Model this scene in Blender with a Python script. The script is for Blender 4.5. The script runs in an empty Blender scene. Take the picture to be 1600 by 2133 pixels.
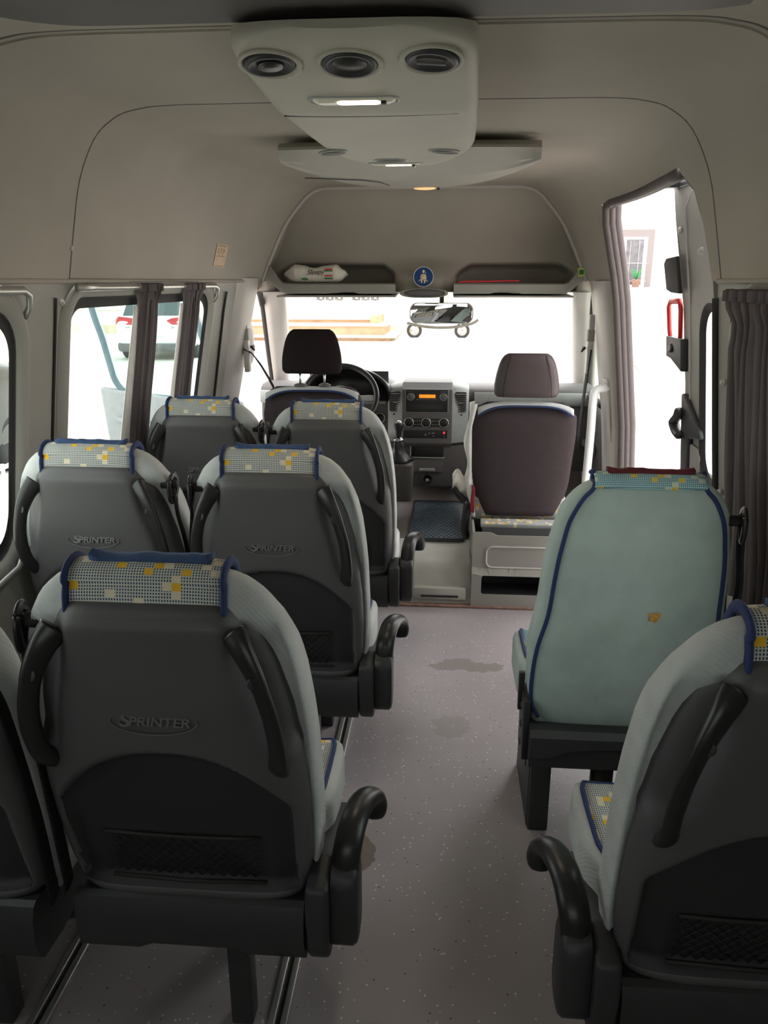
import bpy, bmesh, math, random
from mathutils import Vector, Matrix, Euler
from mathutils.geometry import delaunay_2d_cdt
random.seed(7)
C = bpy.context.scene.collection
PI = math.pi
def V(*a): return Vector(a)
def lerp(a, b, t): return a + (b - a) * t
def sst(a, b, x):
    t = min(max((x - a) / (b - a), 0), 1); return t * t * (3 - 2 * t)
def pw(tab, x):
    if x <= tab[0][0]: return tab[0][1]
    for (a, b), (c, d) in zip(tab, tab[1:]):
        if x <= c: return b + (d - b) * (x - a) / (c - a)
    return tab[-1][1]

# ------------------------------------------------------------------ materials
def srgb(r, g, b):
    f = lambda c: (c / 12.92 if c <= .04045 else ((c + .055) / 1.055) ** 2.4)
    return (f(r / 255), f(g / 255), f(b / 255), 1)
class NT:
    def __init__(s, name):
        s.m = bpy.data.materials.new(name); s.m.use_nodes = True
        s.t = s.m.node_tree; s.n = s.t.nodes; s.l = s.t.links
        s.b = s.n['Principled BSDF']; s.out = s.n['Material Output']
    def new(s, typ, **k):
        n = s.n.new(typ)
        for a, v in k.items(): setattr(n, a, v)
        return n
    def link(s, a, b): s.l.new(a, b)
    def obj(s, scale=(1, 1, 1), loc=(0, 0, 0)):
        tc = s.new('ShaderNodeTexCoord'); mp = s.new('ShaderNodeMapping')
        mp.inputs['Scale'].default_value = scale; mp.inputs['Location'].default_value = loc
        s.link(tc.outputs['Object'], mp.inputs['Vector']); return mp.outputs['Vector']
    def ramp(s, fac, stops, interp='LINEAR'):
        r = s.new('ShaderNodeValToRGB'); r.color_ramp.interpolation = interp
        e = r.color_ramp.elements
        while len(e) < len(stops): e.new(.5)
        for i, (p, c) in enumerate(stops): e[i].position = p; e[i].color = c
        s.link(fac, r.inputs['Fac']); return r.outputs['Color']
    def mix(s, fac, a, b, typ='MIX'):
        m = s.new('ShaderNodeMix', data_type='RGBA', blend_type=typ)
        for sock, v in ((m.inputs[0], fac), (m.inputs[6], a), (m.inputs[7], b)):
            if hasattr(v, 'is_linked') or hasattr(v, 'links'): s.link(v, sock)
            else: sock.default_value = v
        return m.outputs[2]
    def math(s, op, a, b=None, c=None):
        m = s.new('ShaderNodeMath', operation=op)
        for i, v in enumerate((a, b, c)):
            if v is None: continue
            if hasattr(v, 'links'): s.link(v, m.inputs[i])
            else: m.inputs[i].default_value = v
        return m.outputs[0]
    def bump(s, h, strength=.3, dist=.002):
        b = s.new('ShaderNodeBump'); b.inputs['Strength'].default_value = strength; b.inputs['Distance'].default_value = dist
        s.link(h, b.inputs['Height']); s.link(b.outputs['Normal'], s.b.inputs['Normal'])
    def noise(s, vec, scale, detail=3, rough=.5):
        n = s.new('ShaderNodeTexNoise'); n.inputs['Scale'].default_value = scale; n.inputs['Detail'].default_value = detail
        n.inputs['Roughness'].default_value = rough
        s.link(vec, n.inputs['Vector']); return n.outputs['Fac']
def plain(name, col, rough=.5, metal=0, var=.06, nscale=30, bump=0, bscale=400, spec=None, coat=0):
    t = NT(name); v = t.obj()
    nf = t.noise(v, nscale)
    d = tuple(max(0, c * (1 - var)) for c in col[:3]) + (1,); u = tuple(min(1, c * (1 + var)) for c in col[:3]) + (1,)
    t.link(t.ramp(nf, [(.3, d), (.7, u)]), t.b.inputs['Base Color'])
    t.b.inputs['Roughness'].default_value = rough; t.b.inputs['Metallic'].default_value = metal
    if spec is not None: t.b.inputs['Specular IOR Level'].default_value = spec
    if coat: t.b.inputs['Coat Weight'].default_value = coat
    if bump: t.bump(t.noise(v, bscale, 2), bump, .002)
    return t.m
def emis(name, col, st):
    t = NT(name); t.b.inputs['Base Color'].default_value = col
    t.b.inputs['Emission Color'].default_value = col; t.b.inputs['Emission Strength'].default_value = st
    return t.m
def pattern(name, ground, dash, cream, yel, k=1.0):
    # woven seat fabric: tiny dashes on a grid, scattered cream and yellow squares; u = x, v = y + z so it wraps over edges
    t = NT(name); v = t.obj(); sp = t.new('ShaderNodeSeparateXYZ'); t.link(v, sp.inputs[0])
    w = t.math('ADD', sp.outputs[1], sp.outputs[2])
    def cell(s, seed):
        cx = t.math('FLOOR', t.math('MULTIPLY', sp.outputs[0], s)); cy = t.math('FLOOR', t.math('MULTIPLY', w, s))
        cb = t.new('ShaderNodeCombineXYZ'); t.link(cx, cb.inputs[0]); t.link(cy, cb.inputs[1]); cb.inputs[2].default_value = seed
        wn = t.new('ShaderNodeTexWhiteNoise', noise_dimensions='3D'); t.link(cb.outputs[0], wn.inputs['Vector']); return wn.outputs['Value']
    big = cell(62 * k, 3.5)
    fu = t.math('FRACT', t.math('MULTIPLY', sp.outputs[0], 210 * k)); fw = t.math('FRACT', t.math('MULTIPLY', w, 150 * k))
    d = t.math('MULTIPLY', t.math('GREATER_THAN', fu, .45), t.math('GREATER_THAN', fw, .38))
    base = t.mix(d, ground, dash)
    c1 = t.mix(t.math('GREATER_THAN', big, .78), base, cream)
    c2 = t.mix(t.math('GREATER_THAN', big, .93), c1, yel)
    nf = t.noise(v, 9); c3 = t.mix(t.ramp(nf, [(.4, (0, 0, 0, 1)), (.8, (.35, .35, .35, 1))]), c2, (.12, .11, .10, 1))
    t.link(c3, t.b.inputs['Base Color']); t.b.inputs['Roughness'].default_value = .9
    t.b.inputs['Specular IOR Level'].default_value = .15
    t.bump(t.math('ADD', d, t.noise(v, 800)), .4, .0012)
    return t.m
def fabric(name, col, rib=0, dirt=.1):
    t = NT(name); v = t.obj(); nf = t.noise(v, 6, 5, .6)
    d = tuple(c * (1 - dirt * 2) for c in col[:3]) + (1,)
    t.link(t.ramp(nf, [(.35, d), (.6, col)]), t.b.inputs['Base Color'])
    t.b.inputs['Roughness'].default_value = .95; t.b.inputs['Specular IOR Level'].default_value = .12
    t.b.inputs['Sheen Weight'].default_value = .15
    w = t.new('ShaderNodeTexWave', wave_type='BANDS', bands_direction='DIAGONAL'); w.inputs['Scale'].default_value = 55; w.inputs['Distortion'].default_value = 1.5
    w.inputs['Detail'].default_value = 1
    t.link(v, w.inputs['Vector'])
    t.bump(t.math('ADD', t.math('MULTIPLY', w.outputs['Fac'], .6 if rib else .1), t.noise(v, 900)), .35, .0015)
    return t.m
M = {}
M['liner'] = plain('liner_fabric', srgb(173, 166, 157), .95, var=.05, nscale=3, bump=.35, bscale=500, spec=.1)
M['trim'] = plain('grey_trim_plastic', srgb(150, 147, 141), .6, bump=.15, bscale=350, nscale=4)
M['trim_light'] = plain('light_trim_plastic', srgb(188, 182, 178), .5, bump=.1, nscale=5)
M['console'] = plain('console_plastic', srgb(176, 171, 161), .55, bump=.1, bscale=300, nscale=4)
M['shell'] = plain('seat_shell_plastic', srgb(84, 82, 84), .5, bump=.2, bscale=260, nscale=5, var=.05)
M['shell_lit'] = plain('shell_plastic_lit_edges', srgb(98, 96, 97), .45)  # shell plastic lightened, as if light catches the embossed edges
M['shell_dark'] = plain('seat_pocket_plastic', srgb(40, 40, 42), .6, bump=.2, bscale=260)
M['frame'] = plain('seat_frame_plastic', srgb(50, 50, 52), .5, bump=.2, bscale=200)
M['black'] = plain('black_plastic', srgb(36, 35, 36), .35, bump=.08)
M['soft'] = plain('black_rubber', srgb(44, 40, 40), .7, bump=.2)
M['seal'] = plain('door_seal_rubber', srgb(88, 80, 80), .7, bump=.3, bscale=120)
M['steel'] = plain('dark_steel', srgb(60, 60, 62), .45, .6)
M['chrome'] = plain('chrome', srgb(210, 210, 210), .2, 1, var=.02)
M['alu'] = plain('aluminium_rail', srgb(190, 188, 185), .35, .8)
M['fab'] = fabric('pale_grey_upholstery', srgb(196, 198, 198), 1)
M['fab_green'] = fabric('faded_green_upholstery', srgb(180, 194, 190), 0, .08)
M['navy'] = plain('navy_piping', srgb(36, 52, 96), .8, bump=.3, nscale=120, var=.15)
M['navy_felt'] = plain('blue_felt_strip', srgb(60, 82, 122), .95, bump=.5, nscale=50, var=.15)
M['maroon'] = plain('maroon_strip', srgb(96, 30, 40), .9)
M['pat'] = pattern('patterned_seat_fabric', srgb(205, 205, 196), srgb(62, 76, 104), srgb(226, 214, 190), srgb(236, 186, 60))
M['pat_teal'] = pattern('faded_patterned_fabric', srgb(172, 204, 206), srgb(58, 108, 140), srgb(206, 214, 196), srgb(222, 192, 90))
M['cloth_dark'] = plain('dark_seat_cloth', srgb(66, 58, 60), .9, bump=.3, spec=.15)
M['head_dark'] = plain('black_headrest_cloth', srgb(34, 27, 28), .9, bump=.3, spec=.15)
M['head_leather'] = plain('brown_grey_leather', srgb(74, 62, 64), .5, bump=.2)
M['curtain'] = plain('grey_curtain_cloth', srgb(108, 100, 102), .95, nscale=8, bump=.3, spec=.1)
M['liningc'] = plain('white_curtain_lining', srgb(225, 222, 218), .9)
M['dash'] = plain('dark_dash_plastic', srgb(96, 92, 92), .6, bump=.15)
M['dash2'] = plain('silver_dash_plastic', srgb(158, 160, 158), .45, bump=.08)
M['dash3'] = plain('black_radio_plastic', srgb(30, 28, 28), .4)
M['white'] = plain('white_paint', srgb(240, 240, 240), .35, var=.02)
M['paper'] = plain('white_package', srgb(226, 220, 208), .5, bump=.3, bscale=60)
M['red'] = plain('red_plastic', srgb(206, 40, 40), .4)
M['red2'] = plain('red_folder_card', srgb(220, 46, 56), .5)
M['green'] = plain('green_print', srgb(50, 120, 70), .6)
M['ink'] = plain('dark_ink', srgb(34, 30, 28), .7)
M['sticker'] = plain('tan_sticker', srgb(206, 182, 152), .6)
M['signblue'] = plain('blue_sign', srgb(22, 66, 128), .45)
M['signcream'] = plain('cream_print', srgb(240, 220, 180), .6)
M['yellowgreen'] = plain('yellow_green_sticker', srgb(196, 204, 110), .6)
M['foam'] = plain('yellow_foam', srgb(206, 156, 80), .9, var=.3, nscale=120, bump=.5)
M['mat'] = plain('rubber_mat', srgb(70, 82, 92), .55, nscale=12, var=.15, bump=.2)
M['riser'] = plain('dirty_step_cover', srgb(176, 174, 166), .65, nscale=6, var=.14, bump=.1)
M['rust'] = plain('worn_threshold', srgb(128, 98, 88), .8, nscale=25, var=.3)
M['belt'] = plain('black_belt_webbing', srgb(30, 28, 30), .8, bump=.4, nscale=80)
M['orange'] = emis('amber_display', srgb(255, 140, 40), .9)
M['lamp'] = emis('lit_lamp', (1, .83, .55, 1), 14)
M['lens'] = plain('lamp_lens', srgb(226, 220, 206), .25)
M['console_shaded'] = plain('console_plastic_shaded', srgb(168, 164, 156), .55, bump=.1, bscale=300, nscale=4)  # console plastic darkened to put shade into the rear-facing crescent panel
M['cabfloor'] = plain('worn_cab_floor_covering', srgb(104, 97, 93), .7, nscale=8, var=.12)
M['speaker'] = plain('vent_dark', srgb(44, 44, 48), .5)
M['mirror'] = plain('mirror_glass', srgb(235, 235, 235), .02, 1, var=0)
def floor_mat():
    t = NT('speckled_vinyl_floor'); v = t.obj()
    base = t.ramp(t.noise(v, 2.2, 4), [(.3, srgb(142, 134, 137)), (.7, srgb(158, 149, 152))])
    vo = t.new('ShaderNodeTexVoronoi'); vo.inputs['Scale'].default_value = 62; t.link(v, vo.inputs['Vector'])
    wn = t.new('ShaderNodeTexWhiteNoise', noise_dimensions='3D'); t.link(vo.outputs['Position'], wn.inputs['Vector'])
    near = t.math('LESS_THAN', vo.outputs['Distance'], .17)
    sp1 = t.math('MULTIPLY', near, t.math('GREATER_THAN', wn.outputs['Value'], .62))
    sp2 = t.math('MULTIPLY', near, t.math('LESS_THAN', wn.outputs['Value'], .12))
    c = t.mix(sp1, base, srgb(205, 200, 196)); c = t.mix(sp2, c, srgb(84, 80, 84))
    # dried splashes with shapes of their own
    sep = t.new('ShaderNodeSeparateXYZ'); t.link(v, sep.inputs[0])
    nz = t.noise(v, 9, 4, .6)
    for (x, y, rx, ry, col, k) in ((.27, 3.02, .20, .07, srgb(120, 112, 108), .8), (.21, 2.55, .09, .10, srgb(122, 116, 108), .4), (-.06, 1.85, .05, .10, srgb(98, 84, 66), .75), (.52, 2.2, .1, .05, srgb(120, 112, 108), .3)):
        dx = t.math('DIVIDE', t.math('SUBTRACT', sep.outputs[0], x), rx); dy = t.math('DIVIDE', t.math('SUBTRACT', sep.outputs[1], y), ry)
        r = t.math('ADD', t.math('ADD', t.math('MULTIPLY', dx, dx), t.math('MULTIPLY', dy, dy)), t.math('MULTIPLY', nz, 2.6))
        m = t.math('MULTIPLY', t.math('LESS_THAN', r, 1.9), k)
        c = t.mix(m, c, col)
    t.link(c, t.b.inputs['Base Color']); t.b.inputs['Roughness'].default_value = .42
    t.bump(t.noise(v, 300), .1, .001)
    return t.m
M['floor'] = floor_mat()
def glass_mat(name, tint, refl=.03):
    t = NT(name); n = t.n; n.remove(t.b)
    tr = t.new('ShaderNodeBsdfTransparent'); tr.inputs['Color'].default_value = tint
    gl = t.new('ShaderNodeBsdfGlossy'); gl.inputs['Roughness'].default_value = .02
    mx = t.new('ShaderNodeMixShader'); mx.inputs[0].default_value = refl; t.link(tr.outputs[0], mx.inputs[1]); t.link(gl.outputs[0], mx.inputs[2])
    t.link(mx.outputs[0], t.out.inputs['Surface']); return t.m
M['glass'] = glass_mat('green_tinted_glass', (.53, .60, .57, 1))
M['glass_clear'] = glass_mat('clear_windscreen_glass', (.93, .95, .94, 1))
M['glass_door'] = glass_mat('light_tinted_glass', (.62, .74, .72, 1))
M['band'] = glass_mat('tinted_windscreen_band', (.50, .56, .58, 1))
def ground_mat():
    t = NT('paving'); v = t.obj()
    br = t.new('ShaderNodeTexBrick'); br.inputs['Scale'].default_value = 1.0; t.link(v, br.inputs['Vector'])
    br.inputs['Brick Width'].default_value = .45; br.inputs['Row Height'].default_value = .22; br.inputs['Mortar Size'].default_value = .015
    br.inputs['Color1'].default_value = srgb(222, 216, 206); br.inputs['Color2'].default_value = srgb(206, 200, 190); br.inputs['Mortar'].default_value = srgb(150, 145, 135)
    t.link(t.mix(.5, br.outputs['Color'], t.ramp(t.noise(v, .5), [(.3, srgb(210, 205, 196)), (.7, srgb(228, 224, 216))])), t.b.inputs['Base Color'])
    t.b.inputs['Roughness'].default_value = .8; return t.m
M['ground'] = ground_mat()
def block_mat():
    t = NT('pale_block_wall'); v = t.obj((1, 1, 1)); sw = t.new('ShaderNodeSeparateXYZ'); t.link(v, sw.inputs[0]); cb = t.new('ShaderNodeCombineXYZ')
    t.link(sw.outputs[0], cb.inputs[0]); t.link(sw.outputs[2], cb.inputs[1])
    br = t.new('ShaderNodeTexBrick'); t.link(cb.outputs[0], br.inputs['Vector']); br.inputs['Scale'].default_value = 1
    br.inputs['Brick Width'].default_value = 2.2; br.inputs['Row Height'].default_value = .95; br.inputs['Mortar Size'].default_value = .03
    br.inputs['Color1'].default_value = srgb(244, 238, 226); br.inputs['Color2'].default_value = srgb(236, 228, 214); br.inputs['Mortar'].default_value = srgb(206, 194, 176)
    t.link(br.outputs['Color'], t.b.inputs['Base Color']); t.b.inputs['Roughness'].default_value = .9; return t.m
M['blocks'] = block_mat()
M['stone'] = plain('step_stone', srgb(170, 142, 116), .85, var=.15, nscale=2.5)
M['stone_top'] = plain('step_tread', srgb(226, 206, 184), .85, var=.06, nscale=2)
M['plaster'] = plain('building_plaster', srgb(236, 226, 214), .9, nscale=1)
M['wframe'] = plain('window_surround', srgb(120, 112, 112), .8)
M['wglass'] = plain('curtained_pane', srgb(96, 94, 98), .4, var=.3, nscale=6)
M['carwhite'] = plain('car_white_paint', srgb(228, 230, 230), .25, var=.01, coat=.5)
M['cardark'] = plain('car_dark_paint', srgb(34, 36, 42), .25, var=.02, coat=.5)
M['carglass'] = plain('car_window_glass', srgb(60, 76, 80), .1)
M['taillight'] = plain('tail_light_red', srgb(190, 30, 44), .25)
M['tyre'] = plain('tyre_rubber', srgb(44, 44, 46), .8)
M['doortrim'] = plain('door_trim_plastic', srgb(150, 152, 156), .6)

# ------------------------------------------------------------------ mesh helpers
def tag(o, label=None, cat=None, group=None, kind=None):
    if label: o['label'] = label
    if cat: o['category'] = cat
    if group: o['group'] = group
    if kind: o['kind'] = kind
    return o
def mesh(name, vs, fs, mat, parent=None, smooth=True, angle=None, sub=0, bevel=0, solid=0, mats=None, mi=None):
    me = bpy.data.meshes.new(name); me.from_pydata([tuple(v) for v in vs], [], fs)
    bm = bmesh.new(); bm.from_mesh(me); bmesh.ops.remove_doubles(bm, verts=bm.verts, dist=1e-6) if not mi else None
    bmesh.ops.recalc_face_normals(bm, faces=bm.faces); bm.to_mesh(me); bm.free()
    return finish(name, me, mat, parent, smooth, angle, sub, bevel, solid, mats, mi)
def finish(name, me, mat, parent=None, smooth=True, angle=None, sub=0, bevel=0, solid=0, mats=None, mi=None):
    me.materials.append(mat)
    for m in (mats or []): me.materials.append(m)
    if mi:
        for p, i in zip(me.polygons, mi): p.material_index = i
    if smooth:
        for p in me.polygons: p.use_smooth = True
    o = bpy.data.objects.new(name, me); C.objects.link(o)
    if parent: o.parent = parent
    if solid:
        s = o.modifiers.new('t', 'SOLIDIFY'); s.thickness = solid; s.offset = 0
    if bevel:
        b = o.modifiers.new('b', 'BEVEL'); b.width = bevel; b.segments = 3; b.limit_method = 'ANGLE'; b.angle_limit = .5
    if sub:
        s = o.modifiers.new('s', 'SUBSURF'); s.levels = sub; s.render_levels = sub
    if smooth and angle:
        w = o.modifiers.new('w', 'WEIGHTED_NORMAL') if False else None
        me.set_sharp_from_angle(angle=math.radians(angle))
    return o
def empty(name, loc, rz=0, label=None, cat=None, group=None, kind=None, scale=None):
    o = bpy.data.objects.new(name, None); C.objects.link(o); o.location = loc; o.rotation_euler = (0, 0, rz); o.empty_display_size = .1
    if scale: o.scale = scale
    return tag(o, label, cat, group, kind)
class MB:
    def __init__(s): s.v = []; s.f = []; s.mi = []
    def add(s, vs, fs, mi=0):
        n = len(s.v); s.v += [tuple(v) for v in vs]; s.f += [tuple(i + n for i in f) for f in fs]; s.mi += [mi] * len(fs); return s
    def box(s, x0, x1, y0, y1, z0, z1, mi=0, rot=None, c=None):
        vs = [V(x, y, z) for z in (z0, z1) for y in (y0, y1) for x in (x0, x1)]
        if rot is not None:
            c = c or V((x0 + x1) / 2, (y0 + y1) / 2, (z0 + z1) / 2); R = Euler(rot).to_matrix(); vs = [R @ (v - c) + c for v in vs]
        return s.add(vs, [(0, 2, 3, 1), (4, 5, 7, 6), (0, 1, 5, 4), (2, 6, 7, 3), (0, 4, 6, 2), (1, 3, 7, 5)], mi)
    def loft(s, rings, cap=True, closed=True, mi=0):
        n = len(rings[0]); vs = [p for r in rings for p in r]; fs = []
        for i in range(len(rings) - 1):
            for j in range(n if closed else n - 1):
                k = (j + 1) % n; fs.append((i * n + j, i * n + k, (i + 1) * n + k, (i + 1) * n + j))
        if cap and closed:
            fs.append(tuple(range(n))[::-1]); fs.append(tuple((len(rings) - 1) * n + j for j in range(n)))
        return s.add(vs, fs, mi)
    def tube(s, path, r, seg=10, cap=True, mi=0, flat=None, up=None):
        # path: points; r: radius or list; flat=(a,b) elliptical half sizes with 'up' reference
        P = [Vector(p) for p in path]; rings = []
        prev = None
        for i, p in enumerate(P):
            d = (P[min(i + 1, len(P) - 1)] - P[max(i - 1, 0)]).normalized()
            if up is not None: a = Vector(up)
            elif prev is not None: a = prev
            else: a = V(0, 0, 1) if abs(d.z) < .9 else V(1, 0, 0)
            a = (a - d * a.dot(d)).normalized(); prev = a; b = d.cross(a)
            rr = r[i] if isinstance(r, (list, tuple)) else r
            ra, rb = (flat[0] * rr, flat[1] * rr) if flat else (rr, rr)
            rings.append([p + a * math.cos(t) * ra + b * math.sin(t) * rb for t in (2 * PI * j / seg for j in range(seg))])
        return s.loft(rings, cap, True, mi)
    def cyl(s, p0, p1, r, seg=20, mi=0): return s.tube([p0, p1], r, seg, True, mi)
    def lathe(s, c, axis, prof, seg=28, mi=0):
        c = Vector(c); d = Vector(axis).normalized(); a = V(0, 0, 1) if abs(d.z) < .9 else V(1, 0, 0)
        a = (a - d * a.dot(d)).normalized(); b = d.cross(a)
        rings = [[c + d * h + (a * math.cos(t) + b * math.sin(t)) * r for t in (2 * PI * j / seg for j in range(seg))] for r, h in prof]
        return s.loft(rings, True, True, mi)
    def ell(s, c, rx, ry, rz, nu=20, nv=12, mi=0, p=1.0):
        c = Vector(c); rings = []
        sg = lambda x: math.copysign(abs(x) ** p, x)
        for i in range(nv + 1):
            th = -PI / 2 + PI * i / nv; th = max(min(th, PI / 2 - .01), -PI / 2 + .01)
            rings.append([c + V(rx * sg(math.cos(th)) * sg(math.cos(t)), ry * sg(math.cos(th)) * sg(math.sin(t)), rz * sg(math.sin(th))) for t in (2 * PI * j / nu for j in range(nu))])
        return s.loft(rings, True, True, mi)
    def prism(s, pts, a, b, mi=0):
        # pts: list of Vector outline (3D), extruded by vectors a (offset start) to b
        n = len(pts); A = [Vector(p) + Vector(a) for p in pts]; B = [Vector(p) + Vector(b) for p in pts]
        return s.add(A + B, [tuple(range(n))[::-1], tuple(range(n, 2 * n))] + [(i, (i + 1) % n, n + (i + 1) % n, n + i) for i in range(n)], mi)
    def build(s, name, mat, parent=None, **k):
        if len(set(s.mi)) > 1: k['mi'] = s.mi
        return mesh(name, s.v, s.f, mat, parent, **k)
def catm(pts, n=6, closed=False):
    P = [Vector(p) for p in pts]; out = []; N = len(P)
    for i in range(N if closed else N - 1):
        if closed: a, b, c, d = P[i - 1], P[i], P[(i + 1) % N], P[(i + 2) % N]
        else: a, b, c, d = P[max(i - 1, 0)], P[i], P[i + 1], P[min(i + 2, N - 1)]
        for j in range(n):
            t = j / n
            out.append(.5 * ((2 * b) + (c - a) * t + (2 * a - 5 * b + 4 * c - d) * t * t + (3 * b - a - 3 * c + d) * t ** 3))
    if not closed: out.append(P[-1])
    return out
def rrect(a0, a1, b0, b1, r, seg=6):
    r = min(r, (a1 - a0) / 2 - 1e-4, (b1 - b0) / 2 - 1e-4); out = []
    for cx, cy, s in ((a1 - r, b1 - r, 0), (a0 + r, b1 - r, 1), (a0 + r, b0 + r, 2), (a1 - r, b0 + r, 3)):
        for j in range(seg + 1):
            t = PI / 2 * (s + j / seg); out.append((cx + r * math.cos(t), cy + r * math.sin(t)))
    return out
def inpoly(x, y, P):
    c = False; n = len(P)
    for i in range(n):
        (a, b), (d, e) = P[i], P[i - 1]
        if (b > y) != (e > y) and x < (d - a) * (y - b) / (e - b) + a: c = not c
    return c
def sheet(outline, holes, step, fn):
    """surface over a 2D outline with holes; fn maps (a, b) to a 3D point; returns verts, faces"""
    vs = []; es = []
    for L in [outline] + holes:
        n = len(vs); q = []
        for i, p in enumerate(L):          # densify
            p2 = L[(i + 1) % len(L)]; m = max(1, int(max(abs(p2[0] - p[0]) / step[0], abs(p2[1] - p[1]) / step[1])))
            q += [(lerp(p[0], p2[0], j / m), lerp(p[1], p2[1], j / m)) for j in range(m)]
        vs += q; es += [(n + i, n + (i + 1) % len(q)) for i in range(len(q))]
    xs = [p[0] for p in outline]; ys = [p[1] for p in outline]
    nb = len(vs); a = min(xs) + step[0]
    bound = list(vs)
    while a < max(xs):
        b = min(ys) + step[1]
        while b < max(ys):
            if inpoly(a, b, outline) and not any(inpoly(a, b, h) for h in holes):
                if all(abs(a - q[0]) > step[0] * .45 or abs(b - q[1]) > step[1] * .45 for q in bound): vs.append((a, b))
            b += step[1]
        a += step[0]
    r = delaunay_2d_cdt([Vector(p) for p in vs], es, [], 1, 1e-5)
    P = [(p.x, p.y) for p in r[0]]; fs = []
    for f in r[2]:
        cx = sum(P[i][0] for i in f) / len(f); cy = sum(P[i][1] for i in f) / len(f)
        if inpoly(cx, cy, outline) and not any(inpoly(cx, cy, h) for h in holes): fs.append(tuple(f))
    return [fn(*p) for p in P], fs
_txt = {}
def text(s, size, mat, parent, M4, name='lettering', ext=.001, align='CENTER', shear=0, sx=1, bold=0):
    cu = bpy.data.curves.new('t', 'FONT'); cu.body = s; cu.size = size; cu.extrude = ext; cu.align_x = align; cu.align_y = 'CENTER'; cu.shear = shear; cu.offset = bold
    o = bpy.data.objects.new('t', cu); C.objects.link(o); dg = bpy.context.evaluated_depsgraph_get(); dg.update()
    me = bpy.data.meshes.new_from_object(o.evaluated_get(dg)); bpy.data.objects.remove(o)
    me.transform(M4 @ Matrix.Diagonal((sx, 1, 1, 1))); me.materials.clear(); me.materials.append(mat)
    r = bpy.data.objects.new(name, me); C.objects.link(r)
    if parent: r.parent = parent
    return r
def frame(o, x, y):   # matrix whose local x, y are given world dirs
    x = Vector(x).normalized(); y = Vector(y).normalized(); z = x.cross(y).normalized(); y = z.cross(x)
    m = Matrix((x, y, z)).transposed().to_4x4(); m.translation = Vector(o); return m
def copy_tree(o, parent=None):
    c = o.copy(); C.objects.link(c)
    if parent: c.parent = parent
    for ch in list(KIDS.get(o.name, [])) or [k for k in bpy.data.objects if k.parent == o]: copy_tree(ch, c)
    return c
KIDS = {}

# ------------------------------------------------------------------ the van's inner shape
LB = [(0, -1.12), (.5, -1.15), (.9, -1.135), (1.14, -1.10), (1.6, -1.03)]
RB = [(0, 1.07), (.5, 1.075), (.9, 1.05), (1.14, 1.02), (1.6, .965)]
P0 = [(1.6, .997), (1.75, .965), (1.89, .93), (2.0, .875), (2.055, .815), (2.083, .74), (2.095, .58), (2.097, 0)]
P1 = [(1.6, .88), (1.71, .83), (1.88, .745), (2.0, .65), (2.045, .60), (2.07, .54), (2.075, .42), (2.075, 0)]
def cr(tab, k, j):
    i = min(int(k), 6); f = k - i
    g = lambda n: tab[min(max(n, 0), 7)][j] if n >= 0 else 2 * tab[0][j] - tab[1][j]
    a, b, c, d = g(i - 1), g(i), g(i + 1), g(i + 2)
    if i == 6: return b + (c - b) * f
    return .5 * (2 * b + (c - a) * f + (2 * a - 5 * b + 4 * c - d) * f * f + (3 * b - a - 3 * c + d) * f ** 3)
def liner(Y, k, side, off=0):
    b = min(max((Y - 3.2) / 1.1, 0), 1) ** 1.8
    z = lerp(cr(P0, k, 0), cr(P1, k, 0), b); w = lerp(cr(P0, k, 1), cr(P1, k, 1), b)
    xc = lerp(-.033, .022, min(max((Y - 2.4) / 1.9, 0), 1))
    return V(xc + side * (w + off * max(0, 1 - k / 7)), Y, z + off * min(1, k / 3))
def wall(Y, z, side, off=0):
    tab = LB if side < 0 else RB
    return V(pw(tab, z) + (liner(Y, 0, side).x - pw(tab, 1.6)) * max(0, min(1, z / 1.6)) + side * off, Y, z)
def shell(Y, t, side, off=0):
    return wall(Y, t, side, off) if t <= 1.6 else liner(Y, min((t - 1.6) * 10, 7), side, off)
# ------------------------------------------------------------------ the body of the van
YB = -1.1   # rear end of the saloon
def struct(o): o['kind'] = 'structure'; return o
struct(MB().box(-1.16, 1.16, YB, 3.69, -.06, 0).build('floor', M['floor'], smooth=False))
DY0, DY1, DT = 2.52, 3.93, 1.845     # side door opening
doorhole = [(DY0, -.1), (DY0, 1.55), (DY0 + .04, 1.70), (DY0 + .10, DT - .06), (DY0 + .2, DT), (DY1 - .22, DT), (DY1 - .13, DT - .01), (DY1 - .06, DT - .06), (DY1 - .01, DT - .16), (DY1 + .01, 1.5), (DY1, 1.2), (DY1, -.1)]
# windows: (side, y0, y1, z0, z1, r)
WIN = {'l1': (-1, .62, 2.15, .80, 1.525, .12), 'l2': (-1, 2.47, 3.76, .93, 1.548, .09), 'r1': (1, 1.0, 2.31, .72, 1.53, .12), 'l0': (-1, -.9, .30, .80, 1.525, .12), 'r0': (1, -.9, .70, .72, 1.53, .12)}
def whole(k):
    s, y0, y1, z0, z1, r = WIN[k]; return rrect(y0, y1, z0, z1, r)
vs, fs = sheet([(YB, 0), (4.32, 0), (4.32, 1.62), (YB, 1.62)], [whole('l1'), whole('l2')], (.12, .1), lambda y, z: wall(y, min(z, 1.6), -1, .012) + V(0, 0, max(0, z - 1.6)))
struct(mesh('wall_left', vs, fs, M['trim']))
dh = [(DY0, 0), (DY1, 0)]
vs, fs = sheet([(YB, 0), (DY0, 0), (DY0, 1.62), (YB, 1.62)], [whole('r1')], (.12, .1), lambda y, z: wall(y, min(z, 1.6), 1, .012) + V(0, 0, max(0, z - 1.6)))
struct(mesh('wall_right', vs, fs, M['trim']))
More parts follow.
